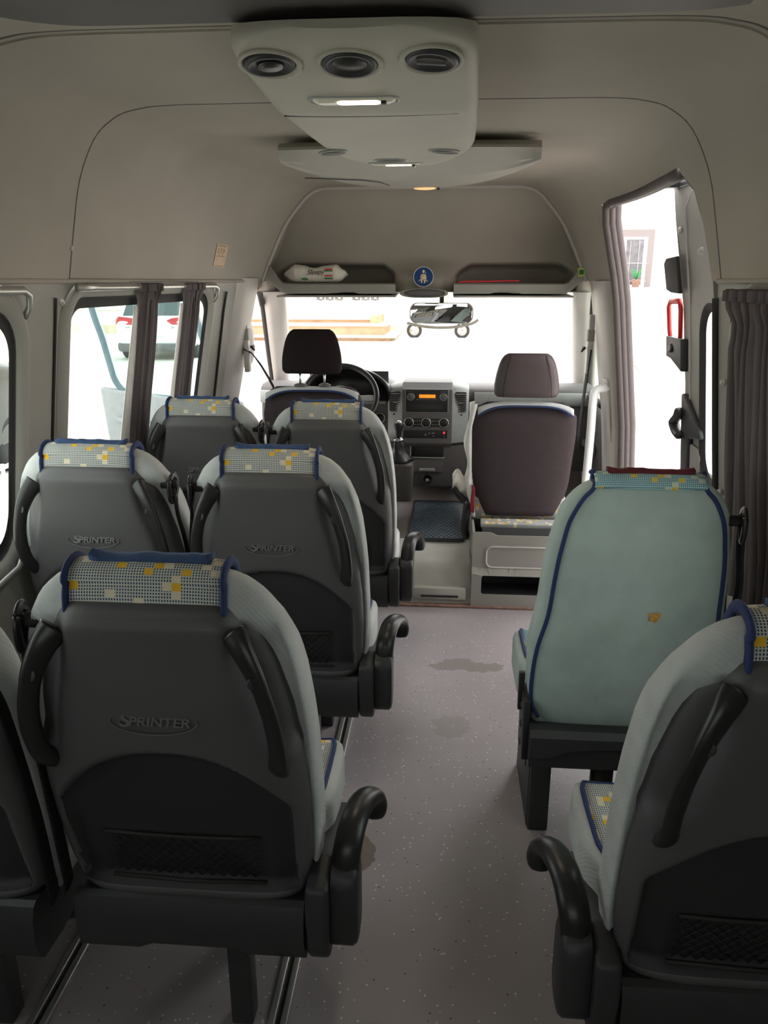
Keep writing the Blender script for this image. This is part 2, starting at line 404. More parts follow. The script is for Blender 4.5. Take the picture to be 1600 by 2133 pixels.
vs, fs = sheet([(DY1, 0), (4.32, 0), (4.32, 1.62), (DY1, 1.62)], [], (.12, .1), lambda y, z: wall(y, min(z, 1.6), 1, .012) + V(0, 0, max(0, z - 1.6)))
struct(mesh('wall_right_front', vs, fs, M['trim_light'])).name = 'wall_right_front'
# headliner: parameter s from -7 (left edge) to 7 (right edge)
def cfn(y, s):
    side = -1 if s < 0 else 1; return liner(y, 7 - abs(s), side)
H = []
for (y, t) in doorhole:
    if t > 1.6: H.append((y, 7 - (t - 1.6) * 10))
hole = [(DY0 + .012, 7.5)] + H + [(DY1 + .006, 7.5)]
# outline follows the door hole on the right edge
out = [(YB, -7), (4.34, -7), (4.34, 7), (DY1 + .008, 7)] + [p for p in H[::-1]] + [(DY0 + .012, 7), (YB, 7)]
vs, fs = sheet(out, [], (.09, .34), cfn)
struct(mesh('ceiling', vs, fs, M['liner']))
# rear wall behind the photographer
vs, fs = sheet([(-1.16, 0), (1.1, 0), (1.1, 2.12), (-1.16, 2.12)], [rrect(-.80, -.12, 1.0, 1.55, .1), rrect(.06, .74, 1.0, 1.55, .1)], (.3, .3), lambda x, z: V(x, YB, z))
struct(mesh('wall_rear', vs, fs, M['trim']))
# windows: reveal ring, rubber seal, pane
def window(k, n):
    s, y0, y1, z0, z1, r = WIN[k]; P = rrect(y0, y1, z0, z1, r, 8)
    P2 = rrect(y0 + .008, y1 - .008, z0 + .014, z1 - .014, r - .008, 8)
    e = empty('window_%d' % n, wall((y0 + y1) / 2, z0, s), kind='structure'); o = e.location
    m = MB(); rings = []
    for off, Q in ((.010, P), (.014, P), (.020, P2), (.020, rrect(y0 + .020, y1 - .020, z0 + .035, z1 - .035, r - .02, 8))):
        rings.append([wall(y, z, s, off) - o for y, z in Q])
    m.loft(rings, cap=False); m.build('window_seal', M['soft'], e)
    Q = rrect(y0 + .014, y1 - .014, z0 + .02, z1 - .02, r - .014, 8)
    vs, fs = sheet(Q, [], (.2, .1), lambda y, z: wall(y, z, s, .022) - o)
    mesh('pane', vs, fs, M['glass'], e)
    return e
window('l1', 1); window('l2', 2); window('r1', 3)
# bent window trim mouldings beside each side window: grey raised surround
def surround(k, w=.035, col='trim'):
    s, y0, y1, z0, z1, r = WIN[k]
    P = rrect(y0 - w, y1 + w, z0 - w, z1 + w * .7, r + w, 8)
    m = MB(); rings = []
    for d, off in ((w * 2.0, .011), (w * 1.5, -.004), (w * .9, -.008), (w * .3, .0), (0, .012)):
        Q = rrect(y0 - d, y1 + d, z0 - d, min(z1 + d, 1.6), r + d, 8); rings.append([wall(y, min(z, 1.6), s, off) for y, z in Q])
    m.loft(rings, cap=False); return struct(m.build('trim_1', M[col]))
for k in ('l1', 'l2', 'r1'): surround(k)
for k, (x0, x1) in enumerate(((-.80, -.12), (.06, .74))):  # unseen rear windows, added to let some light onto the near seats
    e = empty('window_%d' % (4 + k), (0, YB, 1.0), kind='structure')
    vs, fs = sheet(rrect(x0 - .02, x1 + .02, -.02, .57, .1), [], (.3, .3), lambda x, z: V(x, -.01, z)); mesh('pane', vs, fs, M['glass'], e)
m = MB().loft([[V(a, b, z) for a, b in rrect(-.80, .80, -.55, .0, .25, 10)] for z in (.01, -.014, -.020)]); o = m.build('ceiling_panel', M['dash'], None, angle=40); o.location = (.02, 1.665, 2.098)
tag(o, 'edge of a dark grey roof panel at the very top of the view', 'roof panel')
# seams of the lining
def seam(name, pts, r=.0045, mat='soft'): return struct(MB().tube(pts, r, 6).build(name, M[mat]))
def arch(Y, k0=0, off=.0, n=10):
    L = [liner(Y, k / n, -1, off) for k in range(int(k0 * n), 7 * n)]; R = [liner(Y, k / n, 1, off) for k in range(7 * n, int(k0 * n) - 1, -1)]
    return L + R
seam('trim_2', arch(2.44, 0, .0015), .0038, 'dash')
seam('trim_3', arch(1.74, 0, .0015), .0045, 'dash')
seam('trim_4', arch(4.33, 0, -.004), .011, 'trim_light')
# panel behind the second seam sits a little lower (towards the camera)
def band(name, Y0, Y1, off, k0=0):
    rows = []
    for j in range(7):
        y = lerp(Y0, Y1, j / 6); rows.append(arch(y, k0, off - .012 * math.sin(PI * j / 6) * 0))
    rows = [arch(Y0, k0, .004)] + rows + [arch(Y1, k0, .004)]
    return struct(MB().loft(rows, cap=False, closed=False).build(name, M['liner'], smooth=True, angle=40))
band('trim_5', YB, 1.715, -.008)
band('trim_6', 1.765, 2.42, -.004)
A0 = arch(4.335, 0, .002)
struct(MB().loft([A0, [p + V(0, .15, 0) for p in A0], [p + V(0, .35, 0) for p in A0]], cap=False, closed=False).build('light_stop_strip', M['liner']))  # added strip behind the arch, keeps daylight from leaking past the header
seam('trim_7', [liner(lerp(YB, 4.2, i / 50), 0, -1, -.004) for i in range(51)], .008, 'liner')
seam('trim_8', [liner(lerp(YB, DY0 - .06, i / 30), 0, 1, -.004) for i in range(31)], .008, 'liner')
# vertical joints of the wall panels
seam('trim_9', [wall(2.375, z / 20, -1, .008) for z in range(0, 32)], .005)
seam('trim_10', [wall(2.345 + .03 * (z > 8), z / 20, 1, .010) for z in range(0, 32)], .005)
seam('trim_11', [wall(DY0 - .005, z / 20, 1, .006) for z in range(0, 32)], .011, 'soft')
seam('trim_12', [wall(3.94 + .10 * max(0, 1.45 - z / 20), z / 20, -1, .006) for z in range(0, 32)], .006)
# screws
def screws(name, L, side):
    m = MB()
    for y, t in L:
        p = shell(y, t, side, -.012); q = shell(y, t, side, .02); d = (p - q).normalized(); m.lathe(q, d, [(.013, 0), (.013, .028), (.009, .034), (.001, .036)], 14)
    return m
for i, (y, t, s) in enumerate([(2.43, 1.665, -1), (2.42, 1.535, -1), (2.42, 1.20, -1), (2.62, 1.66, 1), (2.42, 1.305, 1), (2.46, .95, 1)]):
    p = shell(y, t, s, -.004 if (t > 1.6 or s > 0) else .008); d = (p - shell(y, t, s, .02)).normalized()
    b = MB().lathe((0, 0, 0), d, [(.008, -.01), (.008, .002), (.006, .0045), (.001, .005)], 16)
    b.lathe((0, 0, 0), d, [(.011, -.01), (.0115, -.003), (.009, -.001)], 16)
    o = b.build('panel_screw', M['trim_light']); o.location = p
    tag(o, ['small round screw cap on the left roof lining beside the arched seam', 'small screw cap near the top of the left window pillar', 'small screw cap halfway down the left window pillar', 'screw cap low on the lining strip above the open sliding door', 'screw cap on the right pillar left of the curtain, upper one', 'screw cap on the right pillar left of the curtain, lower one'][i], 'screw cap', 'screw caps on the wall panels')
# seat rails let into the floor
for k, (x, y0, y1) in enumerate(((-.185, .75, 3.5), (-.722, .75, 3.5), (.425, .75, 1.3))):
    e = empty('floor_rail', (x, (y0 + y1) / 2, 0), label=['silver seat rail in the floor along the left side of the aisle', 'silver seat rail in the floor under the window seats', 'silver seat rail in the floor under the right seats'][k], cat='seat rail', group='seat rails in the floor')
    L = (y1 - y0) / 2; m = MB().box(-.022, -.006, -L, L, 0, .014); m.box(.006, .022, -L, L, 0, .014); m.build('rail_profile', M['alu'], e, bevel=.003)
    MB().box(-.006, .006, -L, L, 0, .004).build('rail_groove', M['black'], e, smooth=False)
# curtain rails
def rail(name, side, y0, y1, z, lab, end0=False, end1=True, oz=-.022):
    P = [wall(y0, z, side, oz)] + [wall(lerp(y0, y1, i / 8), z, side, oz) for i in range(1, 9)]
    if end1: P += [wall(y1 + .03, z - .012, side, oz), wall(y1 + .045, z - .045, side, oz * .7), wall(y1 + .047, z - .075, side, 0)]
    if end0: P = [wall(y0 - .047, z - .075, side, 0), wall(y0 - .045, z - .045, side, oz * .7), wall(y0 - .03, z - .012, side, oz)] + P
    o = MB().tube(P, 1, 8, flat=(.012, .009)).build(name, M['alu']); tag(o, lab, 'curtain rail', 'curtain rails over the side windows'); return o
rail('curtain_rail', -1, .7, 2.13, 1.575, 'bent metal curtain rail over the near left window')
rail('curtain_rail', -1, 2.45, 3.74, 1.58, 'long metal curtain rail over the left window with two curtains')
rail('curtain_rail', 1, 1.1, 2.27, 1.565, 'metal curtain rail above the grey curtain on the right wall')
o = MB().tube([wall(y, z, -1, -.012) for y, z in [(1.2, .735), (1.95, .74), (2.1, .76), (2.17, .82), (2.185, .9)]], .012, 8).build('curtain_rail', M['alu']); tag(o, 'lower metal curtain rail under the near left window', 'curtain rail', 'curtain rails over the side windows')
# curtains: gathered cloth
def curtain(side, y0, y1, z0, z1, n, amp, lab, off=-.026, lean=0, lining=0, bunch=1.25):
    rows = []; N = n * 10; R = random.Random(int(y0 * 100)); ph = [R.uniform(-.5, .5) for _ in range(n + 1)]
    for r in range(25):
        t = r / 24; z = lerp(z0, z1, t); row = []
        w = 1 + (bunch - 1) * (max(0, t - .93) / .07) - .10 * math.exp(-((t - .90) / .035) ** 2) + .05 * (1 - t)
        for j in range(N + 1):
            u = j / N; k = u * n; i = int(k) % (n + 1)
            wob = .5 * amp * math.sin(2.3 * t * PI + ph[i] * 5) * .25
            y = lerp(y0, y1, .5 + (u - .5) * w) + lean * (1 - t) + .004 * math.sin(k * 2 * PI * 2 + ph[i] * 9)
            d = amp * math.sin(k * 2 * PI + ph[i] * .6) * (.75 + .35 * ph[i]) + wob
            if t > .95: d += .006 * math.sin(k * 14)
            row.append(wall(y, z, side, off + d))
        rows.append(row)
    e = empty('window_curtain', rows[0][len(rows[0]) // 2], label=lab, cat='curtain', group='gathered grey curtains')
    mb = MB().loft([[p - e.location for p in r] for r in rows], cap=False, closed=False)
    o = mb.build('curtain_cloth', M['curtain'], e, solid=.003)
    h = MB(); top = [p - e.location + V(0, 0, .004) for p in rows[-1]]
    h.loft([[p + V(-side * .004, 0, -.02) for p in top], [p + V(-side * .006, 0, .006) for p in top], [p + V(side * .004, 0, .010) for p in top]], cap=False, closed=False)
    h.build('header_tape', M['curtain'], e, solid=.003)
    if lining:
        a = [[wall(y0 - .005 - lining * (0.35 + .65 * (1 - r / 24)) * k / 3 + lean * (1 - r / 24), lerp(z0, z1 - .07, r / 24), side, off + .005 + .008 * math.sin(k * 2)) - e.location for k in range(4)] for r in range(25)]
        MB().loft(a, cap=False, closed=False).build('lining', M['liningc'], e, solid=.002)
    return e
curtain(-1, 2.93, 3.09, .90, 1.578, 5, .018, 'gathered grey curtain, left one of the two in the left window', lining=.10)
curtain(-1, 3.40, 3.55, .90, 1.578, 5, .018, 'gathered grey curtain, right one of the two in the left window', lining=.07)
curtain(1, 1.50, 2.20, .72, 1.565, 15, .026, 'wide pleated dark grey curtain on the right wall above the seats', off=-.045, bunch=1.03)
# label plate on the left lining
def sticker_on(Y, t, w, h, side, name, lab, cat, mat):
    p = shell(Y, t, side, -.003); ux = (shell(Y + .02, t, side) - shell(Y - .02, t, side)).normalized(); uz = (shell(Y, t + .02, side) - shell(Y, t - .02, side)).normalized()
    if side > 0: ux = -ux
    F = frame(p, ux, uz); e = empty(name, p, label=lab, cat=cat); F.translation = V(0, 0, 0)
    m = MB(); m.box(-w / 2, w / 2, -h / 2, h / 2, 0, .001); m.v = [F @ Vector(v) for v in m.v]; m.build('plate', M[mat], e, smooth=False)
    return e, F
e, F = sticker_on(3.78, 1.685, .118, .105, -1, 'information_sticker', 'tan information sticker with small arrows on left roof lining', 'sticker', 'sticker')
m = MB()
for a in ((-.045, .045, .045, .047), (-.045, .045, -.049, -.047), (-.045, .045, -.003, -.0015), (-.017, -.016, -.003, .045), (.014, .015, -.003, .045), (-.038, -.035, .012, .034), (-.038, -.029, .010, .013), (-.003, -.001, .008, .030), (.024, .026, .008, .024)):
    m.box(a[0], a[1], a[2], a[3], .001, .0014)
m.add([V(-.006, .026, .0014), V(.002, .026, .0014), V(-.002, .036, .0014)], [(0, 1, 2)]); m.add([V(.020, .020, .0014), V(.031, .024, .0014), V(.026, .035, .0014)], [(0, 1, 2)])
m.v = [F @ Vector(v) for v in m.v]; m.build('printing', M['ink'], e, smooth=False)
# ------------------------------------------------------------------ side door opening: seal, pillar trims, handrail
P = [shell(y, t, 1, .03) for y, t in [(DY0, 0.02), (DY0, .8), (DY0, 1.5)]] + [shell(DY0 + .04, 1.70, 1, .03)]
SO = .012
sealp = [shell(DY1 - .012, t, 1, SO) for t in (0.02, .3, .6, .9, 1.2, 1.5)] + [shell(y, t, 1, SO) for y, t in [(DY1 - .004, 1.62), (DY1 - .022, DT - .16), (DY1 - .07, DT - .07), (DY1 - .14, DT - .022)]] + [shell(lerp(DY1 - .22, DY0 + .22, i / 8), DT - .014, 1, SO) for i in range(9)] + [shell(y, t, 1, SO) for y, t in [(DY0 + .115, DT - .065), (DY0 + .05, 1.70)]]
m = MB().tube(sealp[:19], .020, 10); m.tube(sealp[18:], .007, 8); m.tube([p + V(.022, -.004, 0) for p in sealp[:19]], .018, 8); m.tube([p + V(.045, .004, .012) for p in sealp[:10]], .022, 8)
m.tube([shell(DY0 + .012, t, 1, .02) for t in (.02, .5, 1.0, 1.5, 1.66)], .012, 8)
struct(m.build('trim_13', M['seal']))
# right front pillar trim (pale) with a recessed plate
e = empty('trim_14', wall(4.05, .1, 1), kind='structure'); o = e.location
rows = []
for i in range(24):
    z = lerp(.0, 1.60, i / 23); w0 = DY1 + .03; w1 = lerp(4.24, 4.20, i / 23)
    rows.append([wall(w0, z, 1, .03) - o, wall(w0 + .01, z, 1, -.005) - o, wall(w0 + .04, z, 1, -.02) - o, wall((w0 + w1) / 2, z, 1, -.024) - o, wall(w1 - .03, z, 1, -.02) - o, wall(w1, z, 1, .02) - o])
MB().loft(rows, cap=False, closed=False).build('pillar_cover', M['trim_light'], e)
m = MB(); Q = rrect(4.0, 4.10, .80, 1.12, .015)
m.loft([[wall(y, z, 1, -.020) - o for y, z in Q], [wall(y, z, 1, -.027) - o for y, z in Q], [wall(lerp(4.05, y, .94), lerp(.96, z, .98), 1, -.029) - o for y, z in Q]]); m.build('access_plate', M['trim_light'], e, angle=40)
m = MB(); Q = rrect(4.0, 4.07, .50, .60, .012)
m.loft([[wall(y, z, 1, -.020) - o for y, z in Q], [wall(y, z, 1, -.03) - o for y, z in Q], [wall(lerp(4.035, y, .75), lerp(.55, z, .8), 1, -.03) - o for y, z in Q], [wall(lerp(4.035, y, .7), lerp(.55, z, .75), 1, -.018) - o for y, z in Q]]); m.build('latch_plate', M['trim_light'], e, angle=40)
hr = catm([wall(4.02, 1.075, 1, .0), wall(4.02, 1.075, 1, -.05), wall(4.02, 1.06, 1, -.085), wall(4.01, 1.0, 1, -.105), wall(4.0, .85, 1, -.125), wall(3.99, .6, 1, -.15), wall(3.98, .35, 1, -.16), wall(3.98, .14, 1, -.15), wall(3.98, .09, 1, -.1), wall(3.98, .08, 1, 0)], 5)
o2 = MB().tube(hr, .022, 12).build('grab_rail', M['white']); tag(o2, 'white bent tubular grab rail beside the open sliding door', 'grab rail')
# left B pillar cover
rows = []
for i in range(24):
    z = lerp(.0, 1.615, i / 23); bl = .10 * max(0, 1.45 - z)
    w0 = 4.09 + bl * .9 ; w1 = 4.29 + bl * .9
    rows.append([wall(w0 - .03, z, -1, .012), wall(w0, z, -1, -.012), wall(w0 + .04, z, -1, -.02), wall(w1 - .06, z, -1, -.022), wall(w1 - .02, z, -1, -.01), wall(w1, z, -1, .02), wall(w1, z, -1, .06)])
struct(MB().loft(rows, cap=False, closed=False).build('trim_15', M['trim_light']))
# belt height adjusters and belts on both B pillars
def belt(name, side, y, zt, pts, lab, y2=0):
    e = empty(name, wall(y, zt, side, -.03), label=lab, cat='seat belt', group='front seat belts on the door pillars'); o = e.location
    MB().box(-.014, .014, -.028, .028, -.15, .16).build('guide_track', M['trim_light'], e, bevel=.006)
    MB().box(-.018, .018, -.030, .030, .02, .085).build('height_adjuster', M['trim'], e, bevel=.008)
    MB().tube([V(-side * .03, -.03, -.01), V(-side * .04, 0, -.03), V(-side * .03, .03, -.01)], .007, 8).build('belt_loop', M['black'], e)
    P = [Vector(p) - o for p in pts]
    MB().tube(P, 1, 8, flat=(.003, .024), up=(1, .2, 0)).build('webbing', M['belt'], e)
    return e
belt('seat_belt', -1, 4.22, 1.27, [(-.94, 4.2, 1.25), (-.90, 4.22, 1.22), (-.85, 4.2, 1.16), (-.80, 4.15, 1.10), (-.76, 4.1, 1.05)], 'black front belt slanting down from the left door pillar')
belt('seat_belt', 1, 4.27, 1.27, [(.93, 4.25, 1.25), (.92, 4.25, 1.1), (.90, 4.2, .95), (.885, 4.15, .80), (.88, 4.1, .74)], 'black front belt hanging down the right door pillar')
# ------------------------------------------------------------------ overhead console with vents and lamps
def console():
    O = V(-.035, 2.2, 2.0)
    e = empty('overhead_console', O, label='grey overhead console with round air vents and two lit lamps', cat='overhead console')
    zt = [(1.575, 2.043), (1.60, 2.030), (1.75, 2.006), (1.92, 1.990), (2.0, 1.982), (2.05, 1.983), (2.5, 1.980), (2.75, 1.980), (2.90, 1.986), (2.965, 2.002), (2.985, 2.03)]
    wt = [(1.575, .100), (1.585, .155), (1.61, .205), (1.66, .234), (1.72, .240), (2.0, .238), (2.35, .232), (2.55, .224), (2.65, .206), (2.78, .165), (2.9, .125), (2.965, .10), (2.985, .085)]
    def zb(y): return pw(zt, y)
    def xc(y): return lerp(-.004, .035, min(1, max(0, (y - 1.6) / .9)))
    rings = []
    for i in range(60):
        y = lerp(1.575, 2.985, (i / 59) ** 1.25); top = min(2.10, lerp(2.055, 2.10, (y - 1.575) / .25)); cx = xc(y); w = pw(wt, y); z = zb(y); r = min(.028, (top - z) * .6)
        pts = [V(-w, y, top), V(-w - .004, y, z + r)]
        for j in range(1, 6): a = PI / 2 * j / 5; pts.append(V(-w - .004 + r * (1 - math.cos(a)), y, z + r * (1 - math.sin(a))))
        for j in range(1, 12): x = lerp(-w + r, w - r, j / 12); pts.append(V(x, y, z - .004 * (1 - (x / w) ** 2)))
        for j in range(0, 6): a = PI / 2 * j / 5; pts.append(V(w + .004 - r * (1 - math.sin(a)), y, z + r * (1 - math.cos(a))))
        pts += [V(w, y, top)]
        rings.append([p + V(O.x + cx, 0, 0) - O for p in pts])
    MB().loft(rings).build('housing', M['console'], e, angle=50)
    MB().tube([V(x, 2.03, zb(2.03) - .0045 * (1 - (x / .24) ** 2) + .001) - V(0, O.y, O.z) for x in [i / 20 * .42 - .21 for i in range(21)]], .0016, 6).build('seam', M['soft'], e)
    def on(x, y):   # frame on the underside: local z points down/out of the surface
        n = V(0, (zb(y + .02) - zb(y - .02)) / .04, -1).normalized()
        return frame(V(x, y, zb(y) - .003) - V(0, O.y, O.z), V(1, 0, 0), n.cross(V(1, 0, 0)))
    def put(m, F): m.v = [F @ Vector(v) for v in m.v]; return m
    for k, (x, y, r) in enumerate(((-.168, 1.69, .057), (-.010, 1.695, .060), (.152, 1.685, .057))):
        F = on(x, y)
        v = put(MB().lathe((0, 0, 0), (0, 0, 1), [(r, -.02), (r + .007, .001), (r + .006, .005), (r + .001, .006), (r - .004, .003), (r - .005, -.001)], 36), F).build('vent_surround', M['console'], e)
        F2 = F @ Euler((.05 if k != 1 else 0, (.07, 0, -.07)[k], 0)).to_matrix().to_4x4()
        b = MB().lathe((0, 0, 0), (0, 0, 1), [(r - .004, -.004), (r - .0045, .003), (r - .009, .008), (r - .015, .008), (r - .018, .004), (.001, .003)], 36)
        put(b, F2).build('vent_ball', M['speaker'], v)
        s = MB()
        if k == 2:
            s.ell((0, 0, .004), r * .55, r * .30, .003, 20, 8); s.box(-r * .5, r * .5, -.004, .004, 0, .010)
        elif k == 0: s.lathe((0, 0, .004), (0, 0, 1), [(r * .45, 0), (r * .45, .003), (.001, .004)], 24)
        else: s.lathe((0, 0, .003), (0, 0, 1), [(r * .6, 0), (r * .58, .002), (.001, .0025)], 30)
        put(s, F2).build('vent_flap', M['dash'] if k == 2 else M['dash3'], v)
    def lamp(x, y, w, h):
        F = on(x, y); Q = [(a, b) for a, b in rrect(-w, w, -h, h, h * .95, 6)]
        m = MB(); m.loft([[V(a * s, b * s2, z) for a, b in Q] for s, s2, z in ((1.06, 1.2, -.004), (1.06, 1.2, .002), (1.0, 1.0, .003), (.98, .95, -.002))])
        bz = put(m, F).build('lamp_bezel', M['dash2'], e)
        m = MB(); m.loft([[V(a * s, b * s, z) for a, b in Q] for s, z in ((.97, -.003), (.96, .003), (.85, .006))]); put(m, F).build('lamp_lens', M['lens'], bz)
        Q2 = rrect(-w * .38, w * .60, -h * .55, h * .55, h * .5, 5)
        m = MB(); m.loft([[V(a, b, z) for a, b in Q2] for z in (.004, .0075)]); put(m, F).build('lit_bulb_area', M['lamp'], bz)
        m = MB().box(w * .62, w * .74, -h * .5, h * .5, .003, .011); put(m, F).build('lamp_switch', M['dash3'], bz, bevel=.001)
    lamp(-.025, 1.90, .098, .022); lamp(.012, 2.80, .088, .024)
    for x, y, rx, ry, rot in ((-.165, 2.545, .050, .030, .7), (.0, 2.71, .050, .030, 0), (.175, 2.545, .050, .030, -.7)):
        F = on(x, y) @ Matrix.Rotation(rot * (1), 4, 'Z')
        m = MB(); m.loft([[V(rx * s * math.cos(t), ry * s * math.sin(t), z) for t in (2 * PI * j / 28 for j in range(28))] for s, z in ((1.1, -.003), (1.1, .003), (1.0, .004), (.96, -.002))])
        r = put(m, F).build('vent_surround', M['dash2'], e)
        m = MB(); m.loft([[V(rx * s * math.cos(t), ry * s * math.sin(t), z) for t in (2 * PI * j / 28 for j in range(28))] for s, z in ((.93, -.002), (.93, .002), (.2, .0035))]); put(m, F).build('vent_ball', M['speaker'], r)
console()
def crescent():
    O = V(.0, 3.3, 2.03); e = empty('roof_light_panel', O, label='grey crescent shaped roof panel in front of the overhead console', cat='roof panel')
    rows = []; n = 48
    def edge(u):  # u -1..1 front rim
        x = .475 * u + .01; return x, 3.08 + .70 * (1 - abs(u) ** 2.3) ** .9
    prof = [(0, .030, 2.078), (0, .004, 2.060), (0, 0, 2.050), (.12, 0, 2.036), (.25, 0, 2.020), (.36, 0, 2.006), (.42, 0, 1.999), (.435, 0, 1.997), (.5, 0, 1.996), (.7, 0, 1.996), (.88, 0, 1.997), (.95, 0, 2.000), (.985, 0, 2.010), (1, 0, 2.03), (1, 0, 2.075)]
    for f, dy, z in prof:
        row = []
        for i in range(n + 1):
            u = -1 + 2 * i / n; x, yf = edge(u); y0 = 2.94 + .04 * abs(u); k = 1 - .03 * (f < .3) * 0
            row.append(V(x * (1 - .012 * (1 - f)), lerp(y0, yf, f) + dy, z + .020 * abs(u) ** 4 * (.3 < f < .99)) - O)
        rows.append(row)
    MB().loft(rows, cap=False, closed=False).build('panel_body', M['console_shaded'], e, angle=14)
    Q = [V(-.40, 3.30, 2.012), V(-.12, 3.60, 2.0), V(-.16, 3.52, 2.0), V(-.20, 3.44, 2.0)]
    MB().tube([V(-.42, 3.30, 1.996) - O, V(-.20, 3.36, 1.993) - O, V(-.13, 3.44, 1.993) - O, V(-.10, 3.56, 1.993) - O], .0025, 6).build('flap_seam', M['dash'], e)
    MB().ell(V(.05, 3.70, 1.996) - O, .05, .03, .006).build('small_lamp', emis('amber_lamp', (1, .55, .25, 1), .8), e)
    MB().ell(V(.11, 3.70, 1.995) - O, .006, .012, .008).build('lamp_switch', M['dash3'], e)
crescent()

# ------------------------------------------------------------------ passenger seats
WT = [(.36, .210), (.40, .240), (.45, .257), (.52, .265), (.65, .268), (.77, .266), (.85, .261), (.93, .252), (1.00, .238), (1.05, .221), (1.09, .198), (1.115, .172), (1.132, .138), (1.142, .09)]
DT_ = [(.36, .045), (.42, .062), (.9, .062), (1.0, .058), (1.06, .052), (1.10, .043), (1.125, .031), (1.142, .014)]
def lean(z): return .132 - .175 * (z - .36) - .010 * math.sin((z - .36) * 4)      # y of the backrest's middle plane
def zsamples(): return [.36 + .78 * (i / 26) for i in range(24)] + [1.068, 1.082, 1.095, 1.107, 1.117, 1.126, 1.133, 1.138, 1.142]
def body_ring(z, grow=0, n=64, p=3.2, thin=0):
    w = pw(WT, z) + grow; d = pw(DT_, z) + grow; y = lean(z); R = []
    for j in range(n):
        t = 2 * PI * j / n; c, s = math.cos(t), math.sin(t)
        x = w * math.copysign(abs(c) ** (2 / p), c); q = d * math.copysign(abs(s) ** (2 / p), s)
        if s < 0 and thin: q *= 1 - .62 * thin * sst(.985, .93, abs(x) / w)
        if s > 0: q += .035 * sst(.55, .95, abs(x) / w) * sst(.4, .5, z) * (1 - sst(.95, 1.1, z))     # side bolsters on the sitting side
        R.append(V(x, y + q, z))
    return R
def back_y(x, z):      # rear surface of the cushion body
    w = pw(WT, z); d = pw(DT_, z); return lean(z) - d * max(0, 1 - min(1, abs(x) / w) ** 3.2) ** (1 / 3.2)
SW = [(.395, .222), (.43, .240), (.50, .249), (.60, .254), (.70, .253), (.80, .246), (.88, .236), (.96, .217), (1.02, .196), (1.055, .174), (1.078, .150), (1.086, .136)]
def shell_pt(u, z):
    ws = pw(SW, z); x = ws * math.sin(u * PI / 2) if True else ws * u; a = abs(x) / ws
    th = .026 * (1 - sst(1.05, 1.088, z) * .75) * (1 - .0 * a)
    yb = lean(z) - pw(DT_, min(z, 1.0)) - th * max(0, 1 - a ** 6) ** .5 * 1.0 + .034 * (1 - max(0, 1 - a ** 6) ** .5)
    # side chamfers where the handles sit, and the pocket below
    cx = lerp(.134, .180, sst(1.03, .80, z) if z > .80 else 1)
    ch = sst(cx - .004, cx + .035, abs(x)) * sst(.77, .83, z) * .026 * (1 - sst(1.03, 1.075, z) * .3); yb += ch
    arch = .795 - .13 * max(0, abs(x) / .225) ** 2.4
    pk = sst(arch + .004, arch - .022, z) if z < .82 else 0
    pk *= sst(.232, .212, abs(x)) * sst(.425, .45, z)
    yb += .024 * pk
    pk2 = sst(.165, .155, abs(x)) * sst(.44, .452, z) * sst(.575, .563, z); yb += .008 * pk2
    return V(x, yb, z)
def pocket_mask(u, z):
    x = pw(SW, z) * math.sin(u * PI / 2); arch = .795 - .13 * max(0, abs(x) / .225) ** 2.4
    return z < arch - .010 and abs(x) < .222 and z > .435
def handle(side, rot=0):
    # flat curved grip bowing out behind the shell
    K = [(.152, -.016, 1.043), (.170, -.034, 1.016), (.192, -.048, .968), (.208, -.054, .91), (.215, -.054, .86), (.216, -.048, .81), (.212, -.036, .775), (.206, -.012, .75)]
    P = [V(side * x, lean(z) - .062 + y + .012, z) for x, y, z in K]; P = catm(P, 5)
    n = len(P); r = [lerp(1.35, .85, min(1, i / 12)) if i < 12 else (.85 if i < n - 12 else lerp(.85, 1.05, (i - n + 12) / 12)) for i in range(n)]
    return MB().tube(P, r, 14, flat=(.021, .013), up=(side * .8, -.5, .0))
